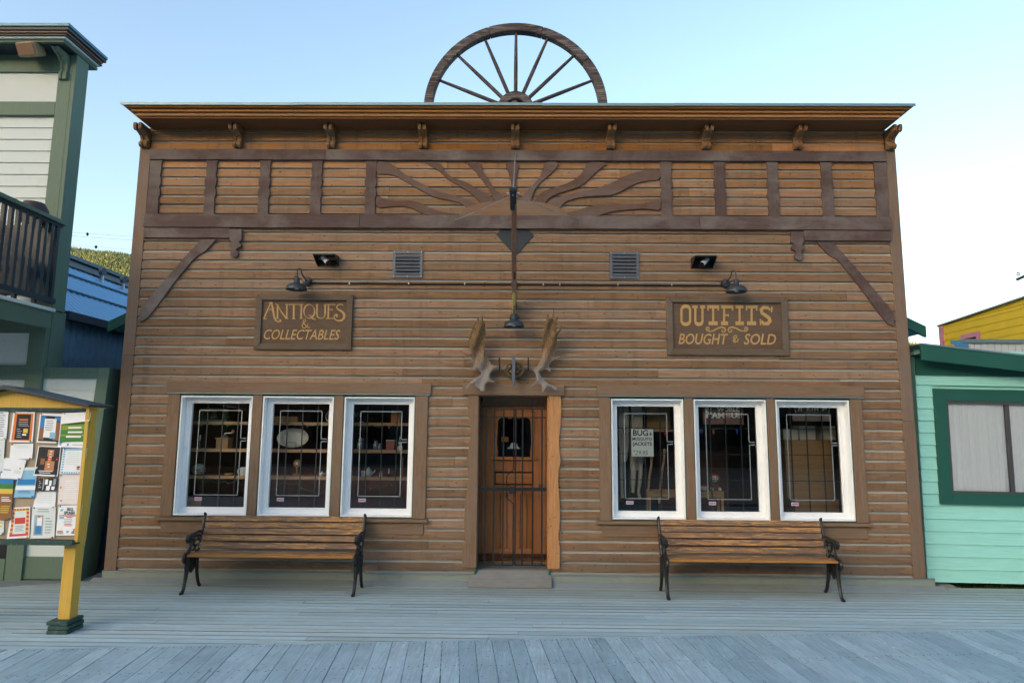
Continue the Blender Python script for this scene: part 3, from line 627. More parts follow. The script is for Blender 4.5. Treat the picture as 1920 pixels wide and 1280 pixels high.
chain((0, -.075, 5.15), top); chain((-.735, -.08, 4.29), gp(.97, -.03)); chain((.77, -.08, 4.29), gp(.97, -.03))
mb = MB(); mb.tube([gp(.975, -.045), gp(.975, .06)], .008, 6); mb.tube([gp(.975, 0)+Vector((-.07, 0, 0)), gp(.975, 0)+Vector((.07, 0, 0))], .008, 6); mb.build('eye_bolt', 'steel', gun)

# ------------------------------------------------------------------ barn lamps, conduit
def barn_lamp(x, mx, z, label, y=-.23):
    L = thing('barn_lamp', label, 'wall lamp', (mx, -.02, z), 'black dome lamps lighting the shop front')
    mb = MB(); mb.lathe([(0, -.095), (.045, -.09), (.055, -.06), (.055, -.022)], (mx, 0, z), 18, 'Y'); mb.build('wall_mount', 'lamp', L, smooth=True)
    mb = MB(); s = z-.115; P = [Vector((mx, -.09, z)), Vector((mx, -.13, z+.02)), Vector((mx+(x-mx)*.3, y+.055, z+.05)), Vector((mx+(x-mx)*.5, y+.045, z+.10)), Vector((mx+(x-mx)*.7, y+.02, z+.125)), Vector((x, y, z+.10)), Vector((x, y, z+.0))]
    mb.tube(P, .0085, 8); mb.build('gooseneck', 'lamp', L, smooth=True)
    mb = MB(); c = (x, y, s); mb.lathe([(.0, .125), (.024, .125), (.03, .118), (.034, .06), (.045, .048), (.08, .04), (.11, .018), (.122, -.02), (.122, -.028), (.117, -.027), (.106, .008), (.075, .03), (.03, .04), (0, .04)], c, 28); o = mb.build('shade', 'lamp', L, smooth=True)
    mb = MB(); mb.lathe([(0, .035), (.02, .03), (.03, .0), (.02, -.02), (0, -.025)], c, 14); mb.build('bulb', 'lampin', L, smooth=True)
barn_lamp(-2.575, -2.515, 3.53, 'dark dome lamp above the antiques and collectables sign')
barn_lamp(2.61, 2.545, 3.53, 'dark dome lamp above the outfits bought and sold sign')
barn_lamp(.0, .0, 3.10, 'dark dome lamp between the tops of the moose antlers', -.24)
mb = MB(); mb.tube([(-2.48, -.036, 3.512), (-1.2, -.036, 3.507), (-.04, -.036, 3.508)], .011, 8); mb.tube([(.04, -.036, 3.508), (1.2, -.036, 3.505), (2.51, -.036, 3.507)], .011, 8); mb.lathe([(.04, -.06), (.042, -.022)], (0, 0, 3.51), 14, 'Y'); mb.tube([(0.02, -.04, 3.5), (.025, -.05, 3.2)], .005, 6)
for x in (-2.0, -1.28, -.6, .35, .55, 1.25, 1.9): mb.box(x-.006, x+.006, -.049, -.02, 3.496, 3.524, 1)
tag(mb.build('electrical_conduit', ['black', 'steel']), 'thin black electrical conduit running along the siding between the lamps', 'conduit')

# ------------------------------------------------------------------ security cameras under little hoods
def seccam(x, s, label):
    c = thing('security_camera', label, 'security camera', (x, -.02, 3.80), 'white cameras under black hoods')
    mb = MB(); w = .13; z = 3.845
    mb.add([(x-w, -.02, z), (x+w, -.02, z), (x+w, -.24, z-.02), (x-w, -.24, z-.02), (x-w, -.02, z-.012), (x+w, -.02, z-.012), (x+w, -.24, z-.032), (x-w, -.24, z-.032)], [(0, 1, 2, 3), (7, 6, 5, 4), (0, 3, 7, 4), (1, 5, 6, 2), (3, 2, 6, 7), (0, 4, 5, 1)])
    for e in (-w, w-.006): mb.prism([(-.02, z-.013), (-.23, z-.034), (-.02, z-.13)], x+e, x+e+.006, 'X')
    mb.box(x-w, x+w, -.026, -.02, z-.13, z-.013); mb.build('hood', 'black', c)
    mb = MB(); d = Vector((s*.60, -.42, -.62)).normalized(); a = Vector((x-s*.045, -.10, 3.815)); mb.tube([a, a+d*.125], .031, 16); mb.build('camera_body', 'camwhite', c, smooth=True)
    mb = MB(); mb.tube([a+d*.122, a+d*.142], [.033, .034], 14); mb.build('lens_shade', 'glassdark', c)
    mb = MB(); mb.tube([(x-s*.045, -.03, 3.82), a], .014, 8); mb.build('camera_mount', 'black', c)
seccam(-2.27, 1, 'security camera under a hood, over the left sign, aimed to the right'); seccam(2.27, -1, 'security camera under a hood, over the right sign, aimed to the left')

# ------------------------------------------------------------------ moose antlers
ant = thing('moose_antlers', 'big moose antlers with brass skull plate mounted over the shop door', 'antlers', (0, -.03, 2.30))
LA = [(610,866),(500,872),(430,868),(385,850),(345,780),(312,700),(296,600),(308,480),(302,350),(294,275),(270,240),(264,150),(252,150),(244,220),(218,225),(194,185),(186,190),(188,222),(150,262),(125,330),(108,375),(95,430),(70,500),(62,550),(75,600),(85,690),(30,695),(-15,672),(-55,655),(-58,668),(-20,700),(40,720),(92,728),(115,780),(60,800),(28,822),(35,832),(90,825),(128,822),(130,880),(90,900),(58,915),(62,928),(130,927),(200,930),(245,965),(235,1000),(150,1055),(80,1105),(35,1160),(15,1190),(35,1195),(60,1172),(100,1135),(150,1132),(182,1170),(215,1192),(240,1230),(295,1232),(300,1190),(302,1130),(340,1095),(400,1102),(435,1100),(405,1078),(372,1050),(366,990),(400,950),(450,930),(610,918)]
RA = [(130,866),(250,872),(350,878),(382,840),(410,760),(430,680),(420,600),(440,480),(455,330),(480,235),(497,150),(515,150),(525,200),(560,200),(574,150),(582,100),(570,20),(592,90),(600,120),(592,150),(582,215),(608,225),(632,178),(652,175),(642,230),(628,300),(622,395),(660,368),(690,300),(708,292),(700,340),(675,400),(640,432),(632,500),(628,555),(668,540),(690,520),(718,525),(705,545),(655,590),(605,650),(598,735),(640,742),(690,732),(720,738),(718,752),(690,760),(600,778),(560,802),(528,842),(522,890),(545,930),(538,952),(512,945),(505,910),(488,902),(440,932),(385,948),(395,990),(430,1050),(500,1110),(560,1138),(610,1160),(634,1190),(620,1208),(590,1200),(545,1168),(500,1166),(470,1192),(442,1242),(414,1242),(424,1190),(418,1142),(390,1116),(352,1116),(300,1152),(260,1160),(262,1145),(315,1108),(348,1070),(336,1000),(318,955),(270,925),(130,908)]
def antler(pts, ox):
    pl = [Vector(p) for p in pts]
    def inside(p):
        c = False; n = len(pl); j = n-1
        for i in range(n):
            a, b = pl[i], pl[j]
            if (a.y > p.y) != (b.y > p.y) and p.x < (b.x-a.x)*(p.y-a.y)/(b.y-a.y)+a.x: c = not c
            j = i
        return c
    def dist(p):
        m = 1e9; n = len(pl)
        for i in range(n):
            a, b = pl[i], pl[(i+1) % n]; ab = b-a; t = max(0, min(1, (p-a).dot(ab)/max(ab.length_squared, 1e-9))); m = min(m, (a+ab*t-p).length)
        return m
    V = list(pl); E = [(i, (i+1) % len(pl)) for i in range(len(pl))]; inn = []
    for gx_ in range(-60, 740, 22):
        for gy_ in range(10, 1250, 22):
            p = Vector((gx_+(11 if gy_ % 44 else 0)+random.uniform(-3, 3), gy_+random.uniform(-3, 3)))
            if inside(p) and dist(p) > 9: V.append(p)
    vo, eo, fo, *_ = delaunay_2d_cdt(V, E, [], 1, 1e-6)
    front = []; back = []
    for p in vo:
        d = dist(p); th = .004+.013*min(1, d/34)**.6
        up_ = max(0, min(1, (900-p.y)/750)); lowr = max(0, min(1, (p.y-930)/300)); rad = abs((p.x+ox-957)/330.)
        Yc = -.115-.20*up_**1.2-.13*lowr+.02*math.sin(p.x*.03+p.y*.012)*min(1, d/30)
        w = at(ox+p.x/7.53-0, 570+p.y/7.53, Yc); tt = min(1, d/60)
        th += .006*math.sin(p.x*.09+p.y*.02)*tt*up_
        front.append((w.x, w.y-th, w.z)); back.append((w.x, w.y+th*.8, w.z))
    n = len(vo); mb = MB(); ec = {}
    for f in fo:
        for i in range(len(f)): ec[(f[i], f[(i+1) % len(f)])] = 1
    side = [(a, b, b+n, a+n) for (a, b) in ec if (b, a) not in ec]
    mb.add(front+back, [tuple(f) for f in fo]+[tuple(i+n for i in f[::-1]) for f in fo]+side)
    return mb.build('antler', 'antler', ant, smooth=True)
antler(LA, 870); antler(RA, 960)
sk_ = [XZ(840+a/5.817, 540+b/5.817, -.1) for a, b in [(610,900),(635,860),(650,825),(690,815),(750,812),(800,820),(825,860),(835,910),(800,960),(740,985),(690,980),(640,950)]]
mb = MB(); mb.prism(sk_, -.13, -.03); c_ = Vector((sum(p[0] for p in sk_)/12, -.13, sum(p[1] for p in sk_)/12))
for dx, dz, r_ in ((-.045, .03, .035), (.045, .03, .035), (0, .01, .04), (-.035, -.03, .032), (.035, -.03, .032), (0, -.05, .028), (-.07, .0, .025), (.07, 0, .025), (0, .05, .03)):
    mb.lathe([(r_*math.sin(D2(t)), -r_*.9*math.cos(D2(t))) for t in range(0, 181, 20)], c_+Vector((dx, 0, dz)), 12, 'Y')
mb.build('skull_plate', 'brass', ant, smooth=True)
mb = MB(); x0, z0 = XZ(840+718/5.817, 540+740/5.817, -.19); x1, z1_ = XZ(840+718/5.817, 540+1070/5.817, -.19); mb.box(x0-.02, x0+.018, -.20, -.165, z1_, z0); mb.build('iron_strap', 'vent', ant, bevel=.003)
for c in (562, 876):
    mb = MB(); x0, z0 = XZ(840+c/5.817, 540+758/5.817, -.15); x1, z1_ = XZ(840+c/5.817, 540+905/5.817, -.15); mb.tube([(x0, -.15, z0), (x0, -.155, (z0+z1_)/2), (x1, -.15, z1_)], .009, 6); mb.build('holding_bolt', 'black', ant)

# ------------------------------------------------------------------ painted signs
def sign(name, label, x0, x1, z0, z1):
    s = thing(name, label, 'sign', ((x0+x1)/2, -.022, z0)); w = .075
    mb = MB(); mb.box(x0+w*.8, x1-w*.8, -.036, -.023, z0+w*.8, z1-w*.8); mb.build('board', 'signbd', s)
    mb = MB()
    for P in ([(x0, z0), (x1, z0), (x1-w, z0+w), (x0+w, z0+w)], [(x0, z1), (x0+w, z1-w), (x1-w, z1-w), (x1, z1)], [(x0, z0), (x0+w, z0+w), (x0+w, z1-w), (x0, z1)], [(x1, z0), (x1, z1), (x1-w, z1-w), (x1-w, z0+w)]): mb.prism(P, -.062, -.023)
    mb.build('frame', 'signfr', s, bevel=.005); return s
sA = sign('painted_sign', 'brown framed board with gold lettering, antiques and collectables', -3.115, -1.945, 2.695, 3.37)
sB = sign('painted_sign', 'brown framed board with gold lettering, outfits bought and sold', 1.825, 3.27, 2.66, 3.37)
def strokes(mb, ox, oy, s, L, Y=-.0385, d=.0015):
    f = 1/s/ (F/ (7.97))
    for k, (pts, w) in enumerate(L):
        w = [q*f for q in (w if isinstance(w, (list, tuple)) else [w]*len(pts))]
        mb.ribbon(crop(ox, oy, s, pts, Y), w, Y-.00004*(k % 20), -.0362)
def carc(cx, cy, rx, ry, a0, a1, n=14): return [(cx+rx*math.cos(D2(a0+(a1-a0)*i/n)), cy-ry*math.sin(D2(a0+(a1-a0)*i/n))) for i in range(n+1)]
mb = MB()
an = [([(415,240),(300,500)], [14, 26]), ([(385,238),(445,236)], 14), ([(288,502),(345,500)], 14), ([(430,240),(455,380),(475,480),(500,530),(545,552),(585,545)], [22, 30, 30, 26, 16, 8]), (carc(573,528,10,10,0,340,8), 16), ([(385,350),(440,348)], 12),
 ([(527,285),(525,495)], 24), ([(495,262),(540,275)], 14), ([(500,495),(550,495)], 12), ([(525,275),(590,390),(668,492)], [14, 18, 22]), ([(680,270),(676,495)], 24), ([(655,267),(705,267)], 12), ([(655,496),(702,496)], 12),
 ([(722,268),(885,268)], 13), ([(722,262),(722,285)], 8), ([(885,262),(885,285)], 8), ([(793,272),(790,500)], 28), ([(765,500),(815,500)], 14),
 ([(918,265),(912,492)], 26), ([(895,267),(950,267)], 12), ([(885,494),(940,494)], 12),
 (carc(1045,380,88,112,0,360,26), [22, 17, 12, 9, 8, 9, 12, 17, 22, 26, 28, 28, 26, 22, 17, 12, 9, 8, 9, 12, 17, 22, 26, 28, 28, 26, 22]), ([(1030,440),(1070,450),(1100,500),(1155,515)], [8, 16, 22, 10]),
 ([(1172,272),(1170,420),(1180,470),(1215,492),(1260,492),(1295,465),(1306,420),(1306,275)], [26, 26, 22, 14, 10, 14, 24, 26]), ([(1150,268),(1198,268)], 12), ([(1285,268),(1345,268)], 12),
 ([(1360,275),(1355,492)], 26), ([(1335,268),(1470,268)], 12), ([(1468,262),(1462,285)], 8), ([(1360,350),(1425,350)], 12), ([(1425,338),(1423,364)], 8), ([(1315,496),(1455,494)], 13),
 ([(1605,285),(1580,268),(1545,265),(1505,285),(1492,315),(1510,345),(1560,370),(1600,400),(1620,440),(1612,490),(1575,528),(1520,535),(1470,515),(1450,475),(1460,435),(1495,425)], [8, 12, 14, 16, 18, 22, 28, 34, 40, 38, 30, 22, 18, 14, 12, 12]), (carc(1497,450,12,14,0,330,8), 22),
 ([(1060,645),(1010,640),(945,560),(960,515),(985,510),(990,535),(960,570),(930,600),(935,645),(975,655),(1010,620),(1025,585)], [10, 12, 16, 12, 10, 10, 14, 14, 14, 12, 12, 10])]
strokes(mb, 460, 540, 8.727, an)
x, z = XZ(460+300/8.727, 540+838/8.727, -.0385); x2, z2 = XZ(460+1555/8.727, 540+682/8.727, -.0385)
textmesh(mb, 'COLLECTABLES', x, z, x2-x, z2-z, -.0365, .002, 0, .28, .004)
mb.build('lettering', 'gold', sA)
mb = MB(); q = 16
def T(cx, top=232, bot=492, sw=60, st=78): return [([(cx-st,250),(cx+st,250)], 38), ([(cx-st+10,265),(cx-st+10,298)], 18), ([(cx+st-10,265),(cx+st-10,298)], 18), ([(cx,265),(cx,450)], 26), ([(cx-sw,468),(cx+sw,468)], 50)]
of = [(carc(397,300,58,60,0,180,12), [30]*3+[44]*7+[30]*3), ([(339,300),(339,430)], 28), ([(455,300),(455,430)], 28), (carc(397,430,58,52,180,360,12), [30]*3+[46]*7+[30]*3),
 ([(485,250),(555,250)], 38), ([(590,250),(655,250)], 38), ([(524,262),(524,430)], 28), ([(620,262),(620,430)], 28), (carc(572,430,49,52,180,360,12), [30]*3+[46]*7+[30]*3)]
of += T(762)+[([(868,250),(1030,250)], 38), ([(1020,265),(1020,298)], 18), ([(908,265),(908,450)], 26), ([(868,468),(962,468)], 50), ([(908,360),(965,360)], 22), ([(965,345),(965,378)], 12), ([(1060,250),(1165,250)], 38), ([(1114,265),(1114,450)], 26), ([(1060,468),(1172,468)], 50)]+T(1275)
of += [([(1548,245),(1540,322)], 18), ([(1525,292),(1490,262),(1435,258),(1402,285),(1412,330),(1470,370),(1510,400),(1520,440),(1490,472),(1440,476),(1405,440)], [30, 40, 46, 46, 44, 46, 46, 48, 50, 46, 34]), ([(1392,410),(1395,492)], 18),
 ([(700,540),(690,528),(680,545),(692,562),(712,555),(712,530),(690,514),(668,530),(670,558),(710,578),(760,570),(820,535),(870,520),(915,530),(928,560),(910,588),(880,582),(878,560),(900,555)], [8,8,8,8,8,8,10,12,12,14,16,18,20,18,16,14,12,10,8]),
 ([(1190,545),(1200,530),(1212,545),(1200,562),(1180,555),(1180,530),(1200,516),(1224,530),(1222,560),(1190,576),(1130,566),(1070,535),(1020,520),(975,530),(960,560),(980,588),(1008,582),(1012,560),(990,555)], [8,8,8,8,8,8,10,12,12,14,16,18,20,18,16,14,12,10,8]),
 ([(1100,715),(1060,712),(1035,660),(1050,632),(1075,632),(1080,652),(1040,685),(1028,705),(1048,722),(1080,712),(1098,675)], [10,14,18,14,12,12,16,16,14,12,12])]
strokes(mb, 1230, 540, 7.11, of)
def tx(mb, s, a, b, c, d, ox, oy, sc_, **k):
    x, z = XZ(ox+a/sc_, oy+d/sc_, -.0385); x2, z2 = XZ(ox+b/sc_, oy+c/sc_, -.0385); textmesh(mb, s, x, z, x2-x, z2-z, -.0365, .002, 0, **k)
tx(mb, 'BOUGHT', 300, 960, 608, 748, 1230, 540, 7.11, shear=.25, bold=.012); tx(mb, 'SOLD', 1172, 1598, 610, 752, 1230, 540, 7.11, shear=.25, bold=.012)
mb.build('lettering', 'gold', sB)

# ------------------------------------------------------------------ benches
def bench(cx, label):
    b = thing('park_bench', label, 'bench', (cx, -.34, 0), 'slatted benches in front of the shop')
    Lh = .905; rr = random.Random(int(cx*10)+50)
    back = [(-.265, .455), (-.225, .53), (-.19, .60), (-.165, .665), (-.15, .735)]
    for k, (y, z) in enumerate(back):
        mb = MB(); a = math.atan2(.075, -.03 if k > 2 else -.045); an_ = Vector((0, .32 if k < 3 else .2, 1)).normalized(); nv = Vector((0, -an_.z, an_.y)); h = .031; t = .011; c = Vector((0, y, z+.005))
        vs = [Vector((cx+sx*Lh, 0, 0))+c+an_*h*u+nv*t*v for sx in (-1, 1) for u in (-1, 1) for v in (-1, 1)]
        mb.add(vs, [(0, 1, 3, 2), (4, 6, 7, 5), (0, 4, 5, 1), (2, 3, 7, 6), (0, 2, 6, 4), (1, 5, 7, 3)]); mb.build('back_slat', 'bench', b, bevel=.004)
    for k, (y, z) in enumerate(((-.27, .395), (-.335, .392), (-.40, .398), (-.465, .402), (-.522, .395))):
        mb = MB(); L2 = Lh if k < 4 else Lh+.0
        mb.box(cx-L2, cx+L2, y-.029, y+.029, z-.012, z+.011); o = mb.build('seat_slat', 'bench' if k < 4 else 'benchedge', b, bevel=.004)
        if k == 4: o['label'] = 'front seat slat with bare orange edge'
    for s in (-1, 1):
        x = cx+s*(Lh+.012); mb = MB()
        V = lambda pts: [(x, y, z) for y, z in pts]; sq = (.75, 1, 1)
        mb.tube(V([(-.28, .40), (-.265, .46), (-.215, .57), (-.175, .66), (-.15, .745), (-.145, .785), (-.165, .80)]), [.02, .021, .02, .018, .017, .018, .012], 8)
        mb.tube(V([(-.28, .385), (-.36, .375), (-.45, .38), (-.53, .378), (-.555, .40)]), .016, 8)
        mb.tube(V([(-.52, .385), (-.50, .30), (-.50, .22), (-.52, .12), (-.545, .04), (-.575, .012), (-.60, .01)]), [.03, .028, .022, .019, .018, .02, .018], 8)
        mb.tube(V([(-.29, .385), (-.285, .28), (-.265, .18), (-.23, .08), (-.19, .02), (-.165, .008)]), [.028, .024, .02, .018, .019, .016], 8)
        mb.tube(V([(-.20, .60), (-.28, .615), (-.37, .60), (-.45, .592), (-.505, .585), (-.525, .56), (-.51, .535), (-.488, .545)]), [.014, .016, .017, .02, .026, .025, .02, .014], 8)
        mb.tube(V([(-.45, .585), (-.435, .53), (-.44, .47), (-.49, .42), (-.545, .41)]), [.016, .016, .018, .02, .02], 8)
        mb.lathe([(.0, -.016), (.05, -.016), (.058, 0), (.05, .016), (0, .016)], (x, -.545, .365), 14, 'X')
        for (cy, cz, r, a0, a1) in ((-.33, .52, .055, 0, 300), (-.39, .47, .042, 60, 380), (-.30, .44, .035, 90, 400), (-.40, .32, .05, 0, 330), (-.34, .27, .035, 30, 350), (-.45, .33, .03, 0, 330), (-.27, .55, .03, 0, 330), (-.37, .555, .03, 0, 330), (-.40, .24, .028, 0, 330)):
            mb.tube([(x, a, c) for a, c in arc(cy, cz, r, a0, a1, 10)], .011, 6)
        mb.prism([(-.50, .375), (-.29, .375), (-.29, .30), (-.345, .22), (-.40, .19), (-.45, .22), (-.50, .29)], x-.006, x+.006, 'X')
        o = mb.build('iron_end', 'black', b, smooth=True)
        mb = MB()
        for y, z in back: mb.lathe([(.006, -.014), (.006, -.02)], (cx+s*(Lh-.03), y-.002, z+.005), 8, 'Y')
        mb.build('slat_bolt', 'steel', o)
    return b
bench(-2.60, 'wooden slatted bench with black iron ends below the left windows'); bench(2.575, 'wooden slatted bench with black iron ends below the right windows')
# ================================================================== SAGE GREEN TWO-STOREY NEIGHBOUR (left)
gb = thing('green_building', 'sage green and cream two-storey building with balcony and blue-topped cornice', 'building', (-7, 0, 0))
TC, LC = -5.66, -5.60
mb = MB(); mb.box(-10, TC+.02, .03, .19, 3.0, 6.47, 0); mb.box(-10, -5.72, .031, .19, -.1, 3.0, 0); mb.build('wall', 'gcream', gb)
mb = MB()
for k in range(16):
    z = 3.2+k*.154
    mb.prism([(.028, z), (.004, z), (.018, z+.152), (.028, z+.152)], -10, TC-.15, 'X')
mb.build('clapboard', 'gcream', gb)
def gpart(name, mat, *boxes, **k): return part(name, mat, *boxes, parent=gb, **k)
gpart('corner_post', 'ggreen', (TC-.17, TC, -.03, .0, 3.15, 6.475)); gpart('corner_post_side', 'ggreen', (TC-.001, TC+.05, -.028, .20, 3.17, 6.475))
gpart('frieze_board', 'ggreen', (-10, TC-.171, -.03, .02, 6.24, 6.475)); gpart('belt_board', 'ggreen', (-10, TC-.171, -.03, .02, 5.66, 5.84)); gpart('panel', 'gcream', (-10, TC-.171, -.002, .02, 5.84, 6.24), bevel=0)
X1 = -5.49
mb = MB(); lay = [(-5.60, -.30, 6.48, 6.515, 0), (-5.56, -.335, 6.515, 6.535, 1), (-5.54, -.355, 6.535, 6.56, 2), (-5.52, -.375, 6.56, 6.585, 3), (X1, -.395, 6.585, 6.625, 2), (X1+.015, -.41, 6.625, 6.665, 4)]
for x, y, a, b, m in lay: mb.box(-10, x, y, .36-(.02*(m % 2)), a, b, m)
mb.build('cornice', ['ggreen', 'gcream', 'navy', 'rust', 'tealroof'], gb, bevel=.004)
mb = MB(); mb.box(-10, -5.62, -.26, .02, 6.472, 6.479); mb.build('cornice_soffit', 'navy', gb)
mb = MB(); P = [(y_, z_+.14) for y_, z_ in [(-.03, 5.98), (-.07, 5.99), (-.075, 6.06), (-.055, 6.12), (-.07, 6.2), (-.13, 6.26), (-.2, 6.29), (-.25, 6.32), (-.03, 6.32)]]
for a, b, q in ((-5.80, -5.765, 0), (-5.735, -5.70, 0), (-5.766, -5.734, .012)): mb.prism([(y+q, z) for y, z in P], a, b, 'X')
mb.build('bracket', 'ggreen', gb, bevel=.004)
# ground floor: posts and panels measured on the front plane
def gq(px0, py0, px1, py1, Y=0.): 
    a = at(px0, py0, Y); b = at(px1, py1, Y); return (a.x, b.x, min(a.z, b.z), max(a.z, b.z))
gpart('storefront_post', 'ggreen', (-5.84, -5.64, -.05, .02, 2.42, 3.12)); gpart('storefront_post', 'ggreen', (-5.84, -5.64, -.049, .02, .0, 2.42))
gpart('transom_panel', 'gcream', (-10, -5.84, -.005, .02, 2.49, 2.88), bevel=0); gpart('storefront_beam', 'ggreen', (-10, -5.84, -.04, .02, 2.88, 3.10)); gpart('storefront_beam', 'ggreen', (-10, -5.84, -.04, .02, 2.32, 2.49))
mb = MB()
for k in range(16): z = .0+k*.15; mb.prism([(.02, z), (-.01, z), (.006, z+.148), (.02, z+.148)], -10, -5.85, 'X')
mb.build('clapboard', 'gcream', gb)
gpart('side_return', 'ggreen', (TC-.02, TC+.03, .02, .26, .0, 3.17)); gpart('cellar_opening', 'glassdark', (-6.2, -5.845, -.045, .0, .25, .41), bevel=0); gpart('base_board', 'ggreen', (-10, -5.845, -.052, .0, .0, .25)); gpart('base_board', 'ggreen', (-10, -6.21, -.0521, .0, .24, .42))
# balcony
part('balcony_floor', 'gcream', (-10, -5.56, -1.85, -.031, 3.135, 3.175), parent=gb); part('balcony_beam', 'ggreen', (-5.64, -5.585, -1.8, -.051, 2.93, 3.134), parent=gb); part('balcony_beam', 'ggreen', (-10, -5.64, -1.8, -1.74, 2.93, 3.134), parent=gb)
part('balcony_ceiling', 'navy', (-10, -5.645, -1.73, -.055, 3.10, 3.134), parent=gb, bevel=0)
mb = MB()
for k in range(17): y = -.08-k*.105; mb.box(-5.625, -5.585, y-.021, y+.021, 3.30, 4.22)
mb.box(-5.63, -5.58, -1.8, -.02, 3.24, 3.30); mb.box(-5.63, -5.58, -1.8, -.02, 4.19, 4.225, 0); mb.box(-5.66, -5.55, -1.85, -.0, 4.226, 4.27, 1)
for k in range(40): x = -5.7-k*.105; mb.box(x-.021, x+.021, -1.8, -1.765, 3.30, 4.22)
mb.box(-10, -5.63, -1.81, -1.76, 3.24, 3.30); mb.box(-10, -5.66, -1.85, -1.74, 4.226, 4.27, 1)
mb.build('balcony_railing', ['navy', 'ggreen'], gb)
# wing wall leaning slightly
def lean(z): return .052*z
mb = MB(); WX = -4.975
def wbox(x0, x1, y0, y1, z0, z1, m=0):
    k = len(mb.v); mb.box(x0, x1, y0, y1, z0, z1, m); mb.v[k:] = [(x+(lean(z) if x > -5.6 else 0), y, z) for x, y, z in mb.v[k:]]
wbox(-5.69, WX-.02, .02, .25, .02, 2.46); o = mb.build('wing_wall', 'gcream', gb)
mb = MB(); wbox(WX-.14, WX, -.02, .27, .015, 2.465); wbox(-5.688, WX-.141, -.022, .019, 2.335, 2.465); wbox(-5.688, WX-.141, -.022, .019, .02, .27); mb.build('wing_trim', 'ggreen', gb, bevel=.003)
mb = MB()
for k in range(14): z = .271+k*.148; wbox(-5.688, WX-.142, -.002-.004*(k % 2 == 0), .018, z, z+.144)
mb.build('wing_clapboard', 'gcream', gb)
# loudspeaker under the eave
sp = thing('eave_speaker', 'boxy tan outdoor loudspeaker under the cornice of the green building', 'speaker', (-5.98, -.15, 6.2))
R0 = Matrix.Rotation(D2(-8), 3, 'Z') @ Matrix.Rotation(D2(28), 3, 'X')
def rbox(mb, c, h, R, m=0):
    vs = [Vector(c)+R @ Vector((sx*h[0], sy*h[1], sz*h[2])) for sx in (-1, 1) for sy in (-1, 1) for sz in (-1, 1)]; mb.add(vs, [(0, 1, 3, 2), (4, 6, 7, 5), (0, 4, 5, 1), (2, 3, 7, 6), (0, 2, 6, 4), (1, 5, 7, 3)], m)
c = at(58, 93, -.22)
mb = MB(); rbox(mb, c, (.135, .08, .085), R0); mb.build('cabinet', 'vbrown', sp, bevel=.02); mb = MB(); rbox(mb, c+R0 @ Vector((0, -.083, 0)), (.118, .006, .07), R0); mb.build('grille', 'spbrown', sp, bevel=.004)
mb = MB(); mb.tube([c+Vector((.08, .05, .02)), c+Vector((.13, .12, .05)), (c.x+.1, .0, c.z+.06)], .012, 6); mb.build('bracket', 'navy', sp)
# cushion on a chair behind the balcony rail
pc = thing('balcony_chair', 'dark cushioned chair back just showing above the balcony rail', 'chair', (-5.86, -.35, 3.175))
mb = MB(); mb.lathe([(0, .0), (.13, .0), (.16, .05), (.155, .16), (.11, .24), (.0, .27)], (-5.73, -.33, 4.16), 20); mb.build('cushion', flat('cushion_dark', (.04, .025, .03)), pc, smooth=True)
mb = MB(); mb.box(-6.08, -5.68, -.55, -.2, 3.58, 3.64); mb.build('seat', 'navy', pc); mb = MB(); mb.box(-6.16, -5.69, -.27, -.19, 3.3, 4.16); mb.box(-6.14, -5.71, -.5, -.27, 3.645, 3.74); mb.build('padding', flat('cushion_dark', (.04, .025, .03)), pc, bevel=.03)
for x in (-6.06, -5.70):
    for y in (-.53, -.22): mb = MB(); mb.box(x-.02, x+.02, y-.02, y+.02, 3.176, 3.58); mb.build('leg', 'navy', pc)

# ================================================================== BLUE CORRUGATED SHED behind the gap
bs = thing('blue_shed', 'blue corrugated metal shed with low pitched blue metal roof, between the shops', 'shed', (-7.5, 5, 0))
mb = MB(); y = .55; vs = []; fs = []; n = 0
while y < 14:
    vs += [(-5.9+.012*math.sin((y-.55)*2*math.pi/.13), y, -.3), (-5.9+.012*math.sin((y-.55)*2*math.pi/.13), y, 3.26)]; n += 1; y += .0163
fs = [(2*i, 2*i+2, 2*i+3, 2*i+1) for i in range(n-1)]; mb.add(vs, fs); mb.box(-8.6, -5.92, .5, .54, -.3, 3.26); mb.build('wall', 'corrblue', bs)
mb = MB()
def roofy(yv, d=0): return [(-5.78, yv, 3.245+d), (-7.45, yv, 4.52+d), (-9.3, yv, 3.2+d)]
vs = []; y = .4; n = 0
while y < 14:
    d = .02 if (y*1000) % 220 < 90 else 0; vs += [Vector(v) for v in roofy(y, .012*math.sin(y*2*math.pi/.13))]; y += .0163; n += 1
mb.add(vs, [(3*i+j, 3*i+3+j, 3*i+4+j, 3*i+1+j) for i in range(n-1) for j in (0, 1)])
mb.build('roof', 'bluer', bs)
mb = MB(); rx = lambda t: -5.78+(-7.45+5.78)*t; rz = lambda t: 3.245+(4.52-3.245)*t
for t in (.32, .62): mb.box(rx(t)-.015, rx(t)+.015, .4, 14, rz(t)+.01, rz(t)+.035)
mb.build('roof_seam', 'tealroof', bs)
mb = MB(); a, b = .80, .93; mb.prism([(rx(a), rz(a)+.03), (rx(b), rz(b)+.03), (rx(b), rz(b)+.045), (rx(a), rz(a)+.045)], .4, 14); mb.build('roof_shadow_band', flat('roof_shadow_dark', (.09, .11, .12)), bs)  # shadow below the ridge cap, built in as a dark band
mb = MB(); mb.box(-7.6, -7.3, .4, 14, 4.50, 4.56); mb.build('ridge_cap', 'flash', bs)
mb = MB(); mb.box(-5.80, -5.70, .42, 14, 3.12, 3.235); mb.build('gutter', 'navy', bs, bevel=.01)
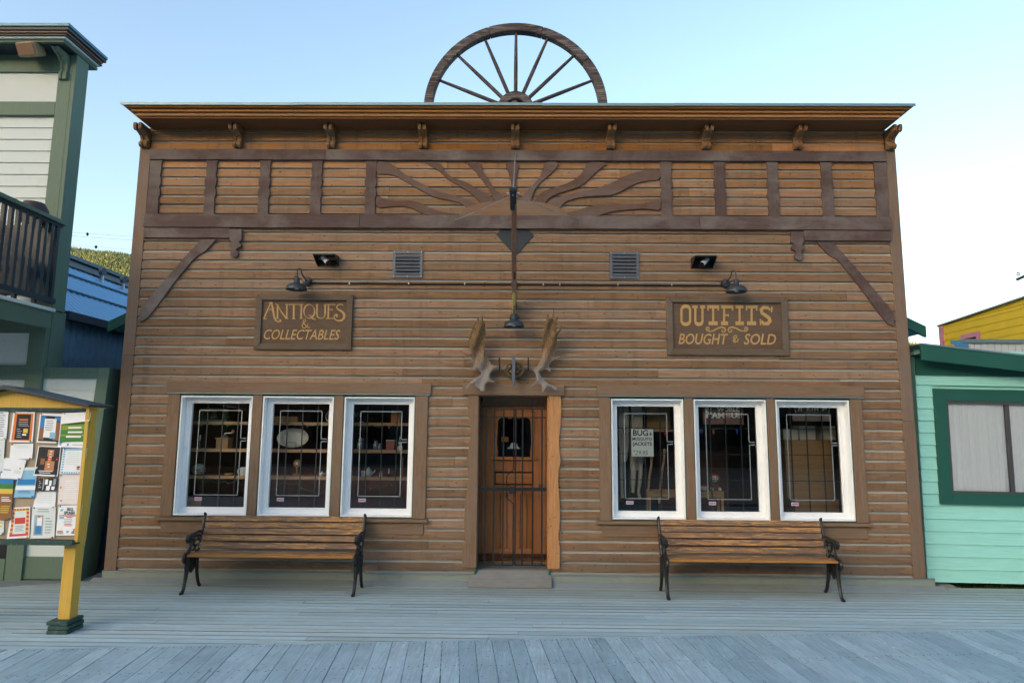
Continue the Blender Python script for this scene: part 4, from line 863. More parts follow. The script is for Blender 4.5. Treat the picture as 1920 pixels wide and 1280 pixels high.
for y in (3.0, 3.6, 4.3, 4.9):
    v = thing('roof_fan', 'small round metal roof fan on a pipe near the shed ridge', 'roof vent', (-7.0, y, 4.2), 'roof fans along the blue shed ridge')
    mb = MB(); mb.tube([(-7.0, y, 4.15), (-7.0, y, 4.34)], .03, 8); mb.build('pipe', 'steel', v); mb = MB(); mb.lathe([(0, -.03), (.07, -.03), (.07, .03), (0, .03)], (-7.0, y, 4.36), 14, 'X'); mb.build('drum', 'vent', v)

# ================================================================== MINT COTTAGE (right)
mc = thing('mint_cottage', 'low mint green clapboard cottage with dark green roof fascia, slightly tilted', 'cottage', (4.85, .2, .03))
MY = .16; mb = MB(); mb.box(4.84, 12.2, MY+.02, MY+.12, .06, 2.75); mb.build('wall', 'mint', mc)
mb = MB(); rr = random.Random(8); st = .143
for k in range(19):
    z = .055+k*st
    segs = [(4.83, 12.2)] if not (.95 < z+.07 and z < 2.24) else [(4.83, 5.02), (6.8, 12.2)]
    for a, b in segs: mb.prism([(MY+.02, z), (MY-.010, z), (MY-.004, z+.012), (MY+.003, z+st-.004), (MY+.02, z+st-.004)], a, b, 'X')
mb.build('clapboard', 'mint', mc)
mb = MB(); fs_ = -.095
fz = lambda x, d: 2.80+d+fs_*(x-4.80)
mb.prism([(4.79, fz(4.79, -.18)), (8.5, fz(8.5, -.18)), (8.5, fz(8.5, 0)), (4.79, fz(4.79, 0))], -.06, -.02); mb.build('fascia', 'emerald', mc, bevel=.004)
mb = MB(); mb.prism([(4.79, fz(4.79, -.0)), (8.5, fz(8.5, -.0)), (8.5, fz(8.5, .02)), (4.79, fz(4.79, .02))], -.07, 3.2); mb.build('roof', 'flash', mc)
mb = MB(); mb.prism([(4.80, fz(4.8, -.10)), (8.5, fz(8.5, -.10)), (8.5, fz(8.5, -.115)), (4.80, fz(4.8, -.115))], -.018, MY+.02); mb.build('soffit', 'navy', mc)
mb = MB(); mb.prism([(4.83, 2.46), (8.5, 2.46), (8.5, fz(8.5, -.10)+.16), (4.83, fz(4.83, -.116))], MY-.02, MY-.0); mb.build('frieze_board', 'emerald', mc)
mb = MB(); mb.box(8.4, 12.2, .1, 6, 2.5, 2.62); mb.build('roof_extension', 'emerald', mc)
wnd = part('window', 'emerald', (5.02, 5.16, MY-.035, MY+.02, .945, 2.30), (5.1605, 6.62, MY-.034, MY+.02, 2.155, 2.299), (5.1605, 6.62, MY-.034, MY+.02, .945, 1.075), (6.621, 6.76, MY-.035, MY+.02, .945, 2.30), parent=mc)
mb = MB(); q = .022
for a, b, c, d in ((5.16, 6.62, 1.076, 1.076+q), (5.16, 6.62, 2.154-q*1.4, 2.154)): mb.box(a, b, MY-.028, MY+.018, c, d)
for a, b in ((5.16, 5.16+q), (5.865, 5.905), (6.6, 6.62)): mb.box(a, b, MY-.027, MY+.018, 1.098, 2.12)
mb.build('sash', 'winbr', wnd)
mb = MB(); mb.add([(5.18, MY-.005, 1.095), (6.6, MY-.005, 1.095), (6.6, MY-.005, 2.13), (5.18, MY-.005, 2.13)], [(0, 1, 2, 3)]); mb.build('pane', 'clearglass', wnd)
mb = MB(); vs = []; n = 120
for i in range(n+1):
    x = 5.16+1.46*i/n; yy = MY+.008+.004*math.sin(i*.9)+.003*math.sin(i*2.3); vs += [(x, yy, 1.08), (x, yy, 2.15)]
mb.add(vs, [(2*i, 2*i+2, 2*i+3, 2*i+1) for i in range(n)]); mb.build('curtain', 'curtain', wnd)
mc.rotation_euler.y = D2(.75)
# small things in the gap under the mint wall
blk = thing('drain_block', 'small grey concrete block with wire loop lying below the mint wall', 'concrete block', (4.98, .13, -.05))
mb = MB(); mb.prism([(4.86, -.01), (5.0, -.06), (5.14, -.06), (5.14, .005), (5.09, .03), (4.95, .03)], .11, .24); mb.build('block', 'step', blk, bevel=.008); mb = MB(); mb.tube([(x, .12, z) for x, z in arc(5.165, -.02, .02, -150, 150, 10)], .004, 6); mb.build('wire_loop', 'steel', blk)

# ================================================================== FARTHER BUILDINGS ON THE RIGHT
yb = thing('yellow_building', 'yellow weatherboard building with pink trim and a sloping roof edge', 'building', (15, 8, 0))
YX = 12.9
mb = MB(); k = 0; z = -.2
while z < 6.4:
    mb.prism([(YX+.02, z), (YX-.016, z), (YX-.004, z+.20), (YX+.02, z+.20)], 3.0, 12.0, 'Y') if False else mb.add([(YX-.016, 3, z), (YX-.016, 12.1, z), (YX-.002, 12.1, z+.205), (YX-.002, 3, z+.205), (YX+.01, 3, z), (YX+.01, 12.1, z)], [(0, 1, 2, 3), (0, 4, 5, 1)])
    z += .205
# trim everything above the raking roof line
zt = lambda y: 4.98+(.055*(12.1-y))
vs = []; keep = []
mb2 = MB()
for f in mb.f:
    pts = [mb.v[i] for i in f]; pts = [(x, y, min(zz, zt(y))) for x, y, zz in pts]
    if max(p[2] for p in pts)-min(p[2] for p in pts) > .002 or f[1]-f[0] > 1: mb2.add(pts, [(0, 1, 2, 3)])
mb2.build('wall', 'yellow', yb)
mb = MB(); mb.box(YX+.02, YX+7, 3, 12.08, -.3, 4.9); mb.build('body', 'yellow', yb)
mb = MB(); mb.box(YX-.05, YX+.03, 12.02, 12.2, -.2, 4.97); mb.build('corner_trim', 'pink', yb)
mb = MB(); mb.add([(YX-.06, 12.25, zt(12.25)), (YX-.06, 3, zt(3)), (YX+7, 3, zt(3)), (YX+7, 12.25, zt(12.25)), (YX-.06, 12.25, zt(12.25)+.05), (YX-.06, 3, zt(3)+.05), (YX+7, 3, zt(3)+.05), (YX+7, 12.25, zt(12.25)+.05)], [(0, 1, 2, 3), (7, 6, 5, 4), (0, 4, 5, 1), (1, 5, 6, 2), (2, 6, 7, 3), (3, 7, 4, 0)]); mb.build('roof', flat('tar_roof', (.09, .11, .07), .9), yb)
def onx(px, py, X=YX): 
    d = CR*((px-960)/F)+CU*((640-py)/F)+CF; return CAM+d*((X-CAM.x)/d.x)
a = onx(1804, 630); b = onx(1838, 620)
mb = MB(); zt_, zb_ = a.z+.03, a.z-1.3; y0, y1 = min(a.y, b.y), max(a.y, b.y); w = .13
mb.box(YX-.045, YX-.017, y0, y1, zt_-w, zt_); mb.box(YX-.045, YX-.017, y0, y0+w, zb_, zt_-w-.001); mb.box(YX-.045, YX-.017, y1-w, y1, zb_, zt_-w-.001); wn = mb.build('window', 'pink', yb)
mb = MB(); mb.box(YX-.025, YX-.018, y0+w, y1-w, zb_, zt_-w); mb.build('pane', 'glassdark', wn)
wr = thing('white_shed', 'white ribbed metal shed with a blue corner cap in front of the yellow building', 'shed', (10.5, 6, 0))
a = at(1790, 645, 6.0); b = at(1922, 668, 6.0)
mb = MB(); x = a.x+.25
while x < 14: mb.box(x, x+.12, 5.97, 6.0, -.2, a.z+.02); mb.box(x+.122, x+.14, 5.985, 6.0, -.2, a.z+.02); x += .142
mb.build('wall', 'whiteribs', wr); mb = MB(); mb.box(a.x+.12, 14, 5.93, 6.05, a.z+.02, a.z+.10); mb.build('top_flashing', 'flash', wr)
mb = MB(); mb.prism([(a.x-.10, -.2), (a.x-.02, a.z-.02), (a.x-.1, a.z), (a.x-.1, a.z+.07), (a.x+.25, a.z+.07), (a.x+.25, -.2)], 5.94, 5.975); mb.build('corner_cap', 'bluecap', wr)
mb = MB(); mb.box(a.x+.25, 14, 6.01, 9, -.2, a.z); mb.build('body', 'whiteribs', wr)
# power poles and lines
pole = thing('utility_pole', 'dark crossarm of a utility pole with insulators at the right edge', 'utility pole', (26.2, 26, 0))
a = at(1907, 524, 26); b = at(1960, 500, 24.5)
mb = MB(); mb.tube([(b.x, 24.6, -.3), (b.x, 24.6, b.z+1.2)], [.16, .12], 10); mb.build('pole', flat('pole_wood', (.09, .07, .055), .9), pole)
mb = MB(); mb.tube([a, b], .085, 6); mb.build('crossarm', flat('crossarm_dark', (.05, .07, .09), .8), pole)
for t in (.06, .75):
    p = a.lerp(b, t); mb = MB(); mb.lathe([(0, 0), (.02, 0), (.02, .12), (.09, .14), (.09, .2), (.05, .22), (.08, .26), (0, .3)], (p.x, p.y, p.z+.06), 10); mb.build('insulator', 'steel', pole)
def wire(pts, label, r=.012): 
    mb = MB(); mb.tube(pts, r, 5); tag(mb.build('power_line', flat('wire_grey', (.13, .16, .2), .5)), label, 'power line')
p = at(1912, 515, 26)
wire([at(1660, 497, 40), at(1780, 496, 34), p, at(1990, 499, 24)], 'lower thin power line in the sky right of the brown shop', .008)
wire([at(1660, 491-4, 40), at(1780, 493-2, 34), at(1920, 498, 27), at(1990, 500, 25)], 'upper thin power line in the sky right of the brown shop', .008)
wire([at(120, 435, 60), at(185, 439, 60), at(260, 444, 60)], 'topmost thin power line in the sky over the far hillside', .013)
wire([at(120, 441, 60), at(185, 446, 60), at(260, 451, 60)], 'middle thin power line in the sky over the far hillside', .013)
wire([at(120, 460, 60), at(185, 463, 60), at(260, 469, 60)], 'lowest thin power line, just above the far hillside', .013)
for q, lb in (((164, 439), 'small dark insulator on the upper power lines, left'), ((180, 463), 'small dark insulator hanging on the lowest power line')):
    c = at(q[0], q[1], 59.9); mb = MB(); mb.lathe([(0, -.2), (.08, -.15), (.14, 0), (.08, .15), (0, .2)], c, 8); tag(mb.build('line_insulator', 'glassdark'), lb, 'insulator')

# ================================================================== STREET BEHIND THE CAMERA (seen in the glass, shades the lower sky)
def front(x0, x1, h, mat, nm, label):
    f = thing(nm, label, 'building', ((x0+x1)/2, -27, 0)); mb = MB(); mb.box(x0, x1, -34, -27, -.3, h); mb.build('wall', mat, f)
    n = int((x1-x0)/2.4)
    for i in range(n):
        for z in (1., 4.2):
            if z+1.5 > h: continue
            a = x0+.8+i*2.4; mb = MB(); mb.box(a-.08, a+1.28, -27, -26.94, z-.08, z+1.58); w = mb.build('window', flat('far_trim', (.10, .09, .08), .8), f); mb = MB(); mb.box(a, a+1.2, -26.939, -26.93, z, z+1.5); mb.build('pane', 'glassdark', w)
front(-26, -9, 7.4, flat('far_red', (.16, .07, .05), .8), 'storefront', 'dark red storefront across the street')
front(-8.8, 5, 6.4, flat('far_grey', (.09, .10, .11), .8), 'storefront', 'grey storefront across the street')
front(5.2, 24, 7.8, flat('far_brown', (.12, .085, .06), .8), 'storefront', 'brown storefront across the street')

# ================================================================== COMMUNITY NOTICE BOARD
nb = thing('notice_board', 'roofed community notice board on ochre post, covered in flyers', 'notice board', (-4.49, -1.88, 0))
BY = -1.96
mb = MB(); mb.box(-3.935, -3.83, -1.90, -1.79, .0, 1.93); mb.build('post', 'byellow', nb, bevel=.004); mb = MB(); mb.box(-5.15, -5.045, -1.90, -1.79, .0, 1.93); mb.build('post', 'byellow', nb, bevel=.004)
for x in (-3.882, -5.098):
    mb = MB()
    for k in range(3): r = .008*math.sin(k*2.1); mb.box(x-.092+r, x+.088+r*.5, -1.975, -1.75, k*.037, k*.037+.034)
    mb.build('post_base', 'basegr', nb, bevel=.008)
mb = MB(); mb.box(-5.16, -3.80, BY, -1.905, .79, 1.925); mb.build('board', 'cork', nb)
mb = MB(); mb.box(-3.799, -3.765, -1.985, -1.87, .77, 1.93); mb.build('side_frame', 'byellow', nb, bevel=.003)
mb = MB(); mb.box(-5.19, -3.79, -2.02, -1.91, .748, .788); mb.box(-5.16, -3.80, -1.99, BY, 1.900, 1.928); mb.build('ledge', 'basegr', nb, bevel=.004)
mb = MB(); mb.prism([(-5.28, 1.93), (-3.70, 1.93), (-3.70, 1.935), (-4.49, 2.085), (-5.28, 1.935)], -1.99, -1.85); mb.build('gable', 'byellow', nb)
mb = MB(); mb.prism([(-5.27, 1.938), (-4.49, 2.088), (-3.71, 1.938), (-3.71, 1.958), (-4.49, 2.122), (-5.27, 1.958)], -2.08, -1.72); mb.build('roof', 'navy', nb, bevel=.004)
C = lambda n_, r, g, b: flat('print_'+n_, (r, g, b), .75)
Wt, Of, Bk, Or, Gr, Gy = C('white', .84, .86, .88), C('offwhite', .70, .76, .75), C('black', .02, .02, .025), C('orange', .75, .20, .04), C('green', .05, .22, .04), C('grey', .35, .38, .42)
Bl, Lb, Br, Rd, Ye, Pk, Ol, Sk = C('blue', .03, .22, .5), C('light_blue', .25, .50, .68), C('brown', .28, .12, .05), C('red', .65, .06, .04), C('yellow', .72, .52, .08), C('pink', .80, .72, .68), C('olive', .25, .32, .04), C('skin', .55, .24, .10)
PM = [Wt, Of, Bk, Or, Gr, Gy, Bl, Lb, Br, Rd, Ye, Pk, Ol, Sk]; PI = {k: i for i, k in enumerate('WOBrGgbLnRYPoS')}
NB = [0]
def flyer(label, q, base, rects=(), lines=(), text=(), curl=None, curve=.005):
    """q: four corners (top-left, top-right, bottom-right, bottom-left) as measured; rects are (u0,v0,u1,v1,colour) inside the sheet"""
    NB[0] += 1; Yp = BY-.0035-.0016*(NB[0] % 9); c = [at(a, b, Yp) for a, b in q]; mb = MB()
    def P(u, v, d=0.):
        w = c[0]*(1-u)*(1-v)+c[1]*u*(1-v)+c[2]*u*v+c[3]*(1-u)*v; return Vector((w.x, Yp-d-curve*(math.sin(u*3.1)*.5+v**3+u**3*.5), w.z))
    N = 8
    mb.add([P(i/N, j/N) for j in range(N+1) for i in range(N+1)], [(j*(N+1)+i, j*(N+1)+i+1, (j+1)*(N+1)+i+1, (j+1)*(N+1)+i) for j in range(N) for i in range(N)], PI[base])
    def rc(u0, v0, u1, v1, k, d):
        m = max(1, int((u1-u0)*6)); l = max(1, int((v1-v0)*6))
        mb.add([P(u0+(u1-u0)*i/m, v0+(v1-v0)*j/l, d) for j in range(l+1) for i in range(m+1)], [(j*(m+1)+i, j*(m+1)+i+1, (j+1)*(m+1)+i+1, (j+1)*(m+1)+i) for j in range(l) for i in range(m)], PI[k])
    for n_, r in enumerate(rects): rc(*r, .0003+.00012*n_)
    rr = random.Random(NB[0])
    for (u0, v0, u1, n_, step, k) in lines:
        for i in range(n_): rc(u0+rr.uniform(0, .06), v0+i*step, u1-rr.uniform(0, .12), v0+i*step+step*.38, k, .0025)
    for (s, u, v, w, h, k) in text:
        a = P(u, v+h, 0); b = P(u+w, v, 0); textmesh(mb, s, a.x, a.z, b.x-a.x, b.z-a.z, Yp-.004-curve, .0005, PI[k], bold=.02)
    for u, v in ((.08, .03), (.92, .97)): p = P(u, v); mb.lathe([(0, -.008), (.006, -.006), (.007, 0)], (p.x, p.y-.002, p.z), 8, 'Y', PI[rr.choice('RbYG')])
    tag(mb.build('flyer', PM), label, 'flyer', 'flyers pinned on the notice board')
flyer('yellowed sheet near the far end of the notice board', [(-150,780),(-110,781),(-114,832),(-154,831)], 'Y', [(0,0,1,1,'O')], [(.1,.12,.85,9,.09,'g')])
flyer('white typed sheet at the top left of the notice board', [(-18,766),(17,767),(13,823),(-20,824)], 'W', lines=[(.1,.12,.85,11,.075,'g')])
flyer('black poster with orange border on the notice board', [(25,771),(66,772),(62,829),(18,828)], 'W', [(.08,.05,.94,.95,'r'),(.2,.09,.84,.92,'B'),(.32,.24,.72,.29,'r'),(.55,.56,.75,.70,'Y'),(.52,.73,.7,.78,'W')], [(.3,.33,.8,3,.06,'g'),(.26,.56,.52,5,.065,'g')])
flyer('plain faint white sheet below the orange and black poster', [(20,832),(63,831),(61,860),(18,860)], 'W', lines=[(.2,.1,.8,2,.12,'O')])
flyer('pale green sheet of small type at the left edge of the notice board', [(-20,825),(10,824),(6,886),(-20,886)], 'O', lines=[(.1,.1,.8,10,.07,'g')])
flyer('pale blue poster of sea with a darker blue band', [(36,876),(71,875),(65,932),(26,932)], 'L', [(.05,.40,.95,.58,'b'),(0,.62,1,.75,'W'),(.0,.0,1,.1,'O')], [(.15,.78,.85,2,.05,'b')])
flyer('tilted blank white envelope overlapping the pale blue poster', [(6,857),(50,862),(40,898),(1,896)], 'W', [(.1,.55,.45,.6,'g'),(.6,.55,.9,.72,'O')])
flyer('brown poster with a painted harbour scene at its top', [(-14,897),(26,898),(21,974),(-14,974)], 'n', [(0,0,1,.12,'b'),(0,.12,1,.24,'G'),(0,.24,1,.36,'Y'),(.5,.52,.95,.54,'W'),(.0,.42,.35,.6,'W')], [(.45,.44,.95,3,.045,'W'),(.4,.66,.95,4,.05,'Y')])
flyer('pale yellow strip of paper at the lower left of the notice board', [(-12,944),(9,945),(8,1001),(-12,1002)], 'Y', [(0,0,1,1,'O')], [(.3,.3,.9,5,.1,'Y')])
flyer('white card with red and yellow striped border', [(22,951),(57,949),(56,1007),(13,1010)], 'W', [(.1,.05,.95,.93,'R'),(.22,.12,.82,.86,'O'),(.26,.34,.78,.54,'R')]+[(.1,.1+.13*i,.22,.16+.13*i,'Y') for i in range(6)]+[(.82,.1+.13*i,.95,.16+.13*i,'Y') for i in range(6)]+[(.25+.16*i,.05,.32+.16*i,.12,'Y') for i in range(4)], [(.3,.6,.75,4,.05,'g')])
flyer('poster of a street scene with a white text box', [(75,774),(117,776),(112,831),(69,829)], 'W', [(.06,.08,.96,.95,'B'),(.06,.1,.3,.5,'b'),(.7,.1,.95,.25,'b'),(.7,.28,.95,.9,'n'),(.06,.5,.3,.9,'n'),(.26,.18,.78,.82,'W'),(.55,.64,.8,.85,'L')], [(.3,.24,.72,5,.075,'g')])
flyer('green banded poster with its white top flap curling over', [(117,790),(170,788),(164,828),(112,827)], 'G', [(0,.18,1,.42,'o'),(0,.65,1,.74,'o')], [(.22,.28,.8,3,.22,'W')])
flyer('blank white flap curling down over the green poster', [(117,774),(171,772),(169,789),(115,795)], 'W', curve=.012)
flyer('white strip of logos under the green poster', [(110,829),(165,827),(160,840),(108,837)], 'W', [(.05,.35,.12,.65,'b'),(.32,.3,.38,.7,'b')], [(.5,.45,.95,1,.3,'g')])
flyer('black concert poster with an orange guitar body', [(72,835),(115,837),(109,893),(63,891)], 'W', [(.04,.03,.97,.95,'B'),(.46,.12,.72,.34,'S'),(.50,.34,.66,.5,'r'),(.42,.5,.8,.82,'S'),(.2,.42,.38,.62,'n'),(.85,.4,.92,.45,'R')], [(.5,.16,.66,7,.085,'W'),(.18,.82,.8,2,.06,'W')])
flyer('white form with a blue dotted border', [(118,840),(164,840),(157,888),(112,888)], 'W', [(.05,.0,.96,.08,'L')]+[(.04,.1+.1*i,.13,.16+.1*i,'L') for i in range(9)]+[(.87,.1+.1*i,.96,.16+.1*i,'L') for i in range(9)]+[(.1+.1*i,.92,.16+.1*i,.98,'L') for i in range(8)]+[(.7,.74,.82,.84,'S'),(.7,.70,.82,.75,'B')], [(.2,.15,.8,7,.075,'O')])
flyer('black and white photo card of a band', [(71,896),(108,895),(104,920),(69,920)], 'B', [(.4,.1,.55,.5,'W'),(.62,.2,.75,.6,'W'),(.82,.08,.96,.55,'g'),(.5,.6,.7,.95,'W'),(.3,.05,.36,.9,'g'),(.78,.65,.95,.9,'W')], [(.04,.2,.25,4,.16,'g')])
flyer('white letter below the black and white photo card', [(68,920),(106,920),(104,951),(62,951)], 'W', lines=[(.15,.15,.85,5,.13,'O')])
flyer('pale green sheet with a photo of a seated person in blue trousers', [(61,950),(105,950),(103,1008),(57,1009)], 'O', [(.12,.26,.5,.9,'g'),(.24,.32,.44,.6,'W'),(.18,.6,.44,.86,'b'),(.14,.28,.22,.5,'L'),(.26,.26,.38,.34,'S')], [(.2,.06,.8,2,.07,'g'),(.58,.35,.9,6,.09,'g')])
flyer('pale pink sheet with faint printing', [(111,889),(158,889),(154,945),(109,945)], 'P', [(.05,.4,.12,.47,'r'),(.92,.56,.97,.6,'R'),(.1,.85,.16,.9,'b'),(.82,.9,.92,.94,'b')], [(.2,.2,.8,9,.07,'W')])
flyer('white party flyer headed big splash, lower right of the notice board', [(110,947),(155,946),(148,1003),(105,1003)], 'W', [(.05,.84,.3,.93,'r'),(.08,.90,.34,.96,'L'),(.68,.86,.92,.94,'b'),(.74,.78,.82,.9,'R'),(.8,.82,.94,.9,'Y'),(.1,.12,.22,.2,'L'),(.78,.08,.9,.16,'L'),(.08,.38,.28,.45,'L'),(.46,.84,.56,.92,'g')], [(.28,.46,.72,5,.05,'g'),(.34,.62,.66,2,.05,'R')],
      [('BIG', .40, .08, .24, .10, 'B'), ('SPLASH', .28, .20, .44, .10, 'B'), ('SATURDAY, AUGUST 27', .10, .32, .74, .045, 'R'), ('4PM-8PM', .40, .38, .24, .035, 'R')])

# ================================================================== THINGS IN THE SHOP WINDOWS
SY = .34
def shelf(x0, x1, z, label):
    s = thing('display_shelf', label, 'shelf', (x0, SY, z)); mb = MB(); mb.box(x0, x1, SY, SY+.30, z-.03, z); mb.build('shelf_board', 'shelf', s, bevel=.003)
    mb = MB(); mb.box(x0, x1, SY-.012, SY, z-.034, z+.004); mb.build('front_lip', 'shelf', s)
SZ = [1.836, 1.505, 1.178]
for z, n in zip(SZ, ('top', 'middle', 'lowest')): shelf(-4.2, -1.05, z, n+' long pine shelf crossing all three left windows')
for x, lb in ((-2.33, 'upright pine post between the shelves in the middle left window'), (-4.22, 'upright pine post at the left end of the shelves'), (-1.04, 'upright pine post at the right end of the shelves, near the door')):
    mb = MB(); mb.box(x-.022, x+.022, SY+.302, SY+.34, .3, 2.3); tag(mb.build('shelf_upright', 'shelf'), lb, 'post')
mb = MB(); mb.box(-4.3, -1.0, .18, 1.0, .66, .70); tag(mb.build('display_table', 'shelf'), 'low wooden display deck behind the left windows', 'display table')
mb = MB(); mb.box(1.05, 4.2, .18, 1.0, .60, .64); tag(mb.build('display_table', 'shelf'), 'low wooden display deck behind the right windows', 'display table')
mb = MB(); mb.box(-4.3, -1.0, 1.10, 1.14, .3, 1.25); tag(mb.build('low_partition', flat('maroon_ply', (.13, .05, .04), .8)), 'dull red low partition behind the left window display', 'partition')
mb = MB(); mb.box(2.0, 2.98, 1.5, 1.54, .3, 1.5); tag(mb.build('cabinet_back', flat('brown_cab', (.10, .045, .03), .8)), 'dark brown cabinet back behind the middle right window', 'cabinet')
OX, OY, SC = 0, 0, 5.333
def wq(o, a, b, Y): return at(o+a/5.333, 740+b/5.333, Y)
def G(name, label, cat, mat, prof, o, a, zb, Y, **k):
    x = wq(o, a, 600, Y).x; mb = MB(); mb.lathe(prof, (x, Y, zb), 20, **k); return tag(mb.build(name, mat, smooth=True), label, cat)
def item(name, label, cat, loc): return thing(name, label, cat, loc)
GY = SY+.12
flat('cream_china', (.52, .50, .42), .3); flat('white_china', (.62, .66, .66), .25); flat('green_iron', (.05, .13, .10), .5); flat('tin_red', (.30, .09, .07), .5); flat('jar', (.18, .24, .25), .12, .3); flat('ochre_dish', (.5, .34, .07), .4); flat('basket', (.34, .17, .05), .8); flat('cobalt', (.02, .04, .25), .3); flat('wax', (.72, .70, .62), .5)
w1, w2, w3 = 330, 485, 640
x = wq(w1, 380, 200, GY).x
s = item('iron_stand', 'green cast iron stove part on the top shelf, left window', 'iron stand', (x, GY, SZ[0])); mb = MB()
mb.box(x-.19, x+.19, GY-.06, GY+.06, SZ[0], SZ[0]+.03); mb.box(x-.17, x+.17, GY-.04, GY+.04, SZ[0]+.15, SZ[0]+.17); mb.build('top_and_base', 'green_iron', s)
for d in (-.15, 0, .15): mb = MB(); mb.lathe([(.03, 0), (.05, .03), (.02, .07), (.035, .10), (.02, .12)], (x+d, GY, SZ[0]+.03), 12); mb.build('turned_leg', 'green_iron', s, smooth=True)
x = wq(w1, 482, 500, GY).x; z = SZ[1]
s = item('coffee_grinder', 'small wooden coffee grinder with crank on the middle shelf', 'coffee grinder', (x, GY, z)); mb = MB(); mb.box(x-.075, x+.075, GY-.07, GY+.07, z, z+.125); mb.box(x-.088, x+.088, GY-.08, GY+.08, z+.125, z+.137); mb.build('box', 'ply', s, bevel=.004)
mb = MB(); mb.lathe([(.05, .137), (.035, .16), (.01, .175), (.008, .19)], (x, GY, z), 14); mb.tube([(x, GY, z+.19), (x+.10, GY, z+.195)], .006, 6); mb.build('crank', 'steel', s); mb = MB(); mb.lathe([(0, -.01), (.018, 0), (.022, .02), (0, .04)], (x+.10, GY, z+.2), 12); mb.build('knob', 'ply', s, smooth=True)
x = wq(w1, 240, 450, GY).x
s = item('glass_candlestick', 'little glass candlestick at the left end of the middle shelf', 'candlestick', (x, GY, z)); mb = MB(); mb.lathe([(.03, 0), (.008, .02), (.012, .05), (.006, .08), (.016, .10)], (x, GY, z), 12); mb.build('stem', 'jar', s, smooth=True); mb = MB(); mb.lathe([(.009, .10), (.009, .16), (.002, .17)], (x, GY, z), 8); mb.build('candle', 'wax', s)
z = SZ[2]; x = wq(w1, 228, 745, GY).x
s = item('twine_ball', 'cream ball wound with dark twine at the left of the lowest shelf', 'ball', (x, GY, z)); mb = MB(); mb.lathe([(.082*math.sin(D2(t)), .07-.07*math.cos(D2(t))) for t in range(0, 181, 15)], (x, GY, z), 24); mb.build('ball', 'cream_china', s, smooth=True)
mb = MB()
for t in (-18, 8, 30): R_ = Matrix.Rotation(D2(t), 3, 'Y'); mb.tube([Vector((x, GY, z+.07))+R_ @ Vector((.083*math.cos(D2(q)), .083*math.sin(D2(q)), 0)) for q in range(180, 361, 15)], .003, 5)
mb.build('twine', 'black', s)
G('dish', 'small round yellow dish on the lowest shelf, left window', 'dish', 'ochre_dish', [(0, 0), (.04, 0), (.05, .02), (.048, .026), (0, .012)], w1, 540, z, GY)
def mug(o, a, zb, label, r=.045, h=.10, mat='white_china', side=-1):
    x = wq(o, a, 600, GY).x; s = item('mug', label, 'mug', (x, GY, zb)); mb = MB(); mb.lathe([(0, 0), (r*.9, 0), (r, h*.3), (r, h), (r*.92, h), (r*.9, .01), (0, .01)], (x, GY, zb), 18); mb.build('cup', mat, s, smooth=True)
    mb = MB(); mb.tube([(x+side*r*.9+side*q[0]*r*.7, GY, zb+h*.5+q[1]*h*.35) for q in [(math.cos(D2(t)), math.sin(D2(t))) for t in range(-90, 91, 30)]], .006, 6); mb.build('handle', mat, s, smooth=True)
mug(w1, 690, z, 'white enamel mug at the right of the lowest shelf, left window', .05, .10)
mug(w3, 230, z, 'cream cup beside the blue cup, on the lowest shelf', .03, .07, 'cream_china'); mug(w3, 192, z, 'cobalt blue cup on the lowest shelf, right-hand window', .03, .065, 'cobalt')
mug(w2, 712, SZ[0], 'tall white jug at the right end of the top shelf, middle window', .045, .15)
G('basket', 'round orange-brown woven basket at the bottom left of the left window', 'basket', 'basket', [(0, 0), (.08, 0), (.105, .08), (.10, .17), (.06, .20), (0, .205)], w1, 200, .70, .42)
x = wq(w1, 500, 1090, .40).x; mb = MB(); rbox(mb, (x, .42, .735), (.20, .03, .03), Matrix.Rotation(.06, 3, 'Y')); rbox(mb, (x+.05, .36, .755), (.09, .05, .015), Matrix.Rotation(-.1, 3, 'Y')); tag(mb.build('wooden_tool', 'shelf', bevel=.005), 'worn wooden plane lying at the bottom of the left window', 'wooden tool')
# middle window
x0, x1 = wq(w2, 140, 0, GY).x, wq(w2, 415, 0, GY).x; mb = MB(); mb.box(x0, x1, GY-.06, GY+.06, SZ[0], SZ[0]+.075); tag(mb.build('pine_box', 'ply', bevel=.004), 'long low pine box on the top shelf, middle window', 'box')
x = wq(w2, 370, 0, GY).x; z = SZ[1]
s = item('oval_platter', 'large oval cream platter propped on a wire stand', 'platter', (x, GY, z)); mb = MB(); RM = Matrix.Rotation(D2(-12), 3, 'X')
vs = []; prof_ = [(0, 0), (.70, 0), (.80, -.018), (.97, -.03), (1, -.032), (.99, -.024), (.80, -.008), (.70, .01), (0, .01)]
for k, h in prof_:
    for j in range(32): a = 2*math.pi*j/32; vs.append(Vector((x, GY, z+.135))+RM @ Vector((.198*k*math.cos(a), h, .122*k*math.sin(a))))
mb.add(vs, [(i*32+j, i*32+(j+1) % 32, (i+1)*32+(j+1) % 32, (i+1)*32+j) for i in range(len(prof_)-1) for j in range(32)]); mb.build('plate', 'cream_china', s, smooth=True)
mb = MB(); y = GY-.06
mb.tube([(x-.055, y, z), (x-.055, y, z+.085), (x+.055, y, z+.085), (x+.055, y, z)], .004, 6); mb.tube([(x-.055, y, z+.004), (x-.055, GY+.08, z+.004)], .004, 6); mb.tube([(x+.055, y, z+.004), (x+.055, GY+.08, z+.004)], .004, 6); mb.build('wire_stand', 'black', s)
z = SZ[2]; x = wq(w2, 668, 0, GY).x
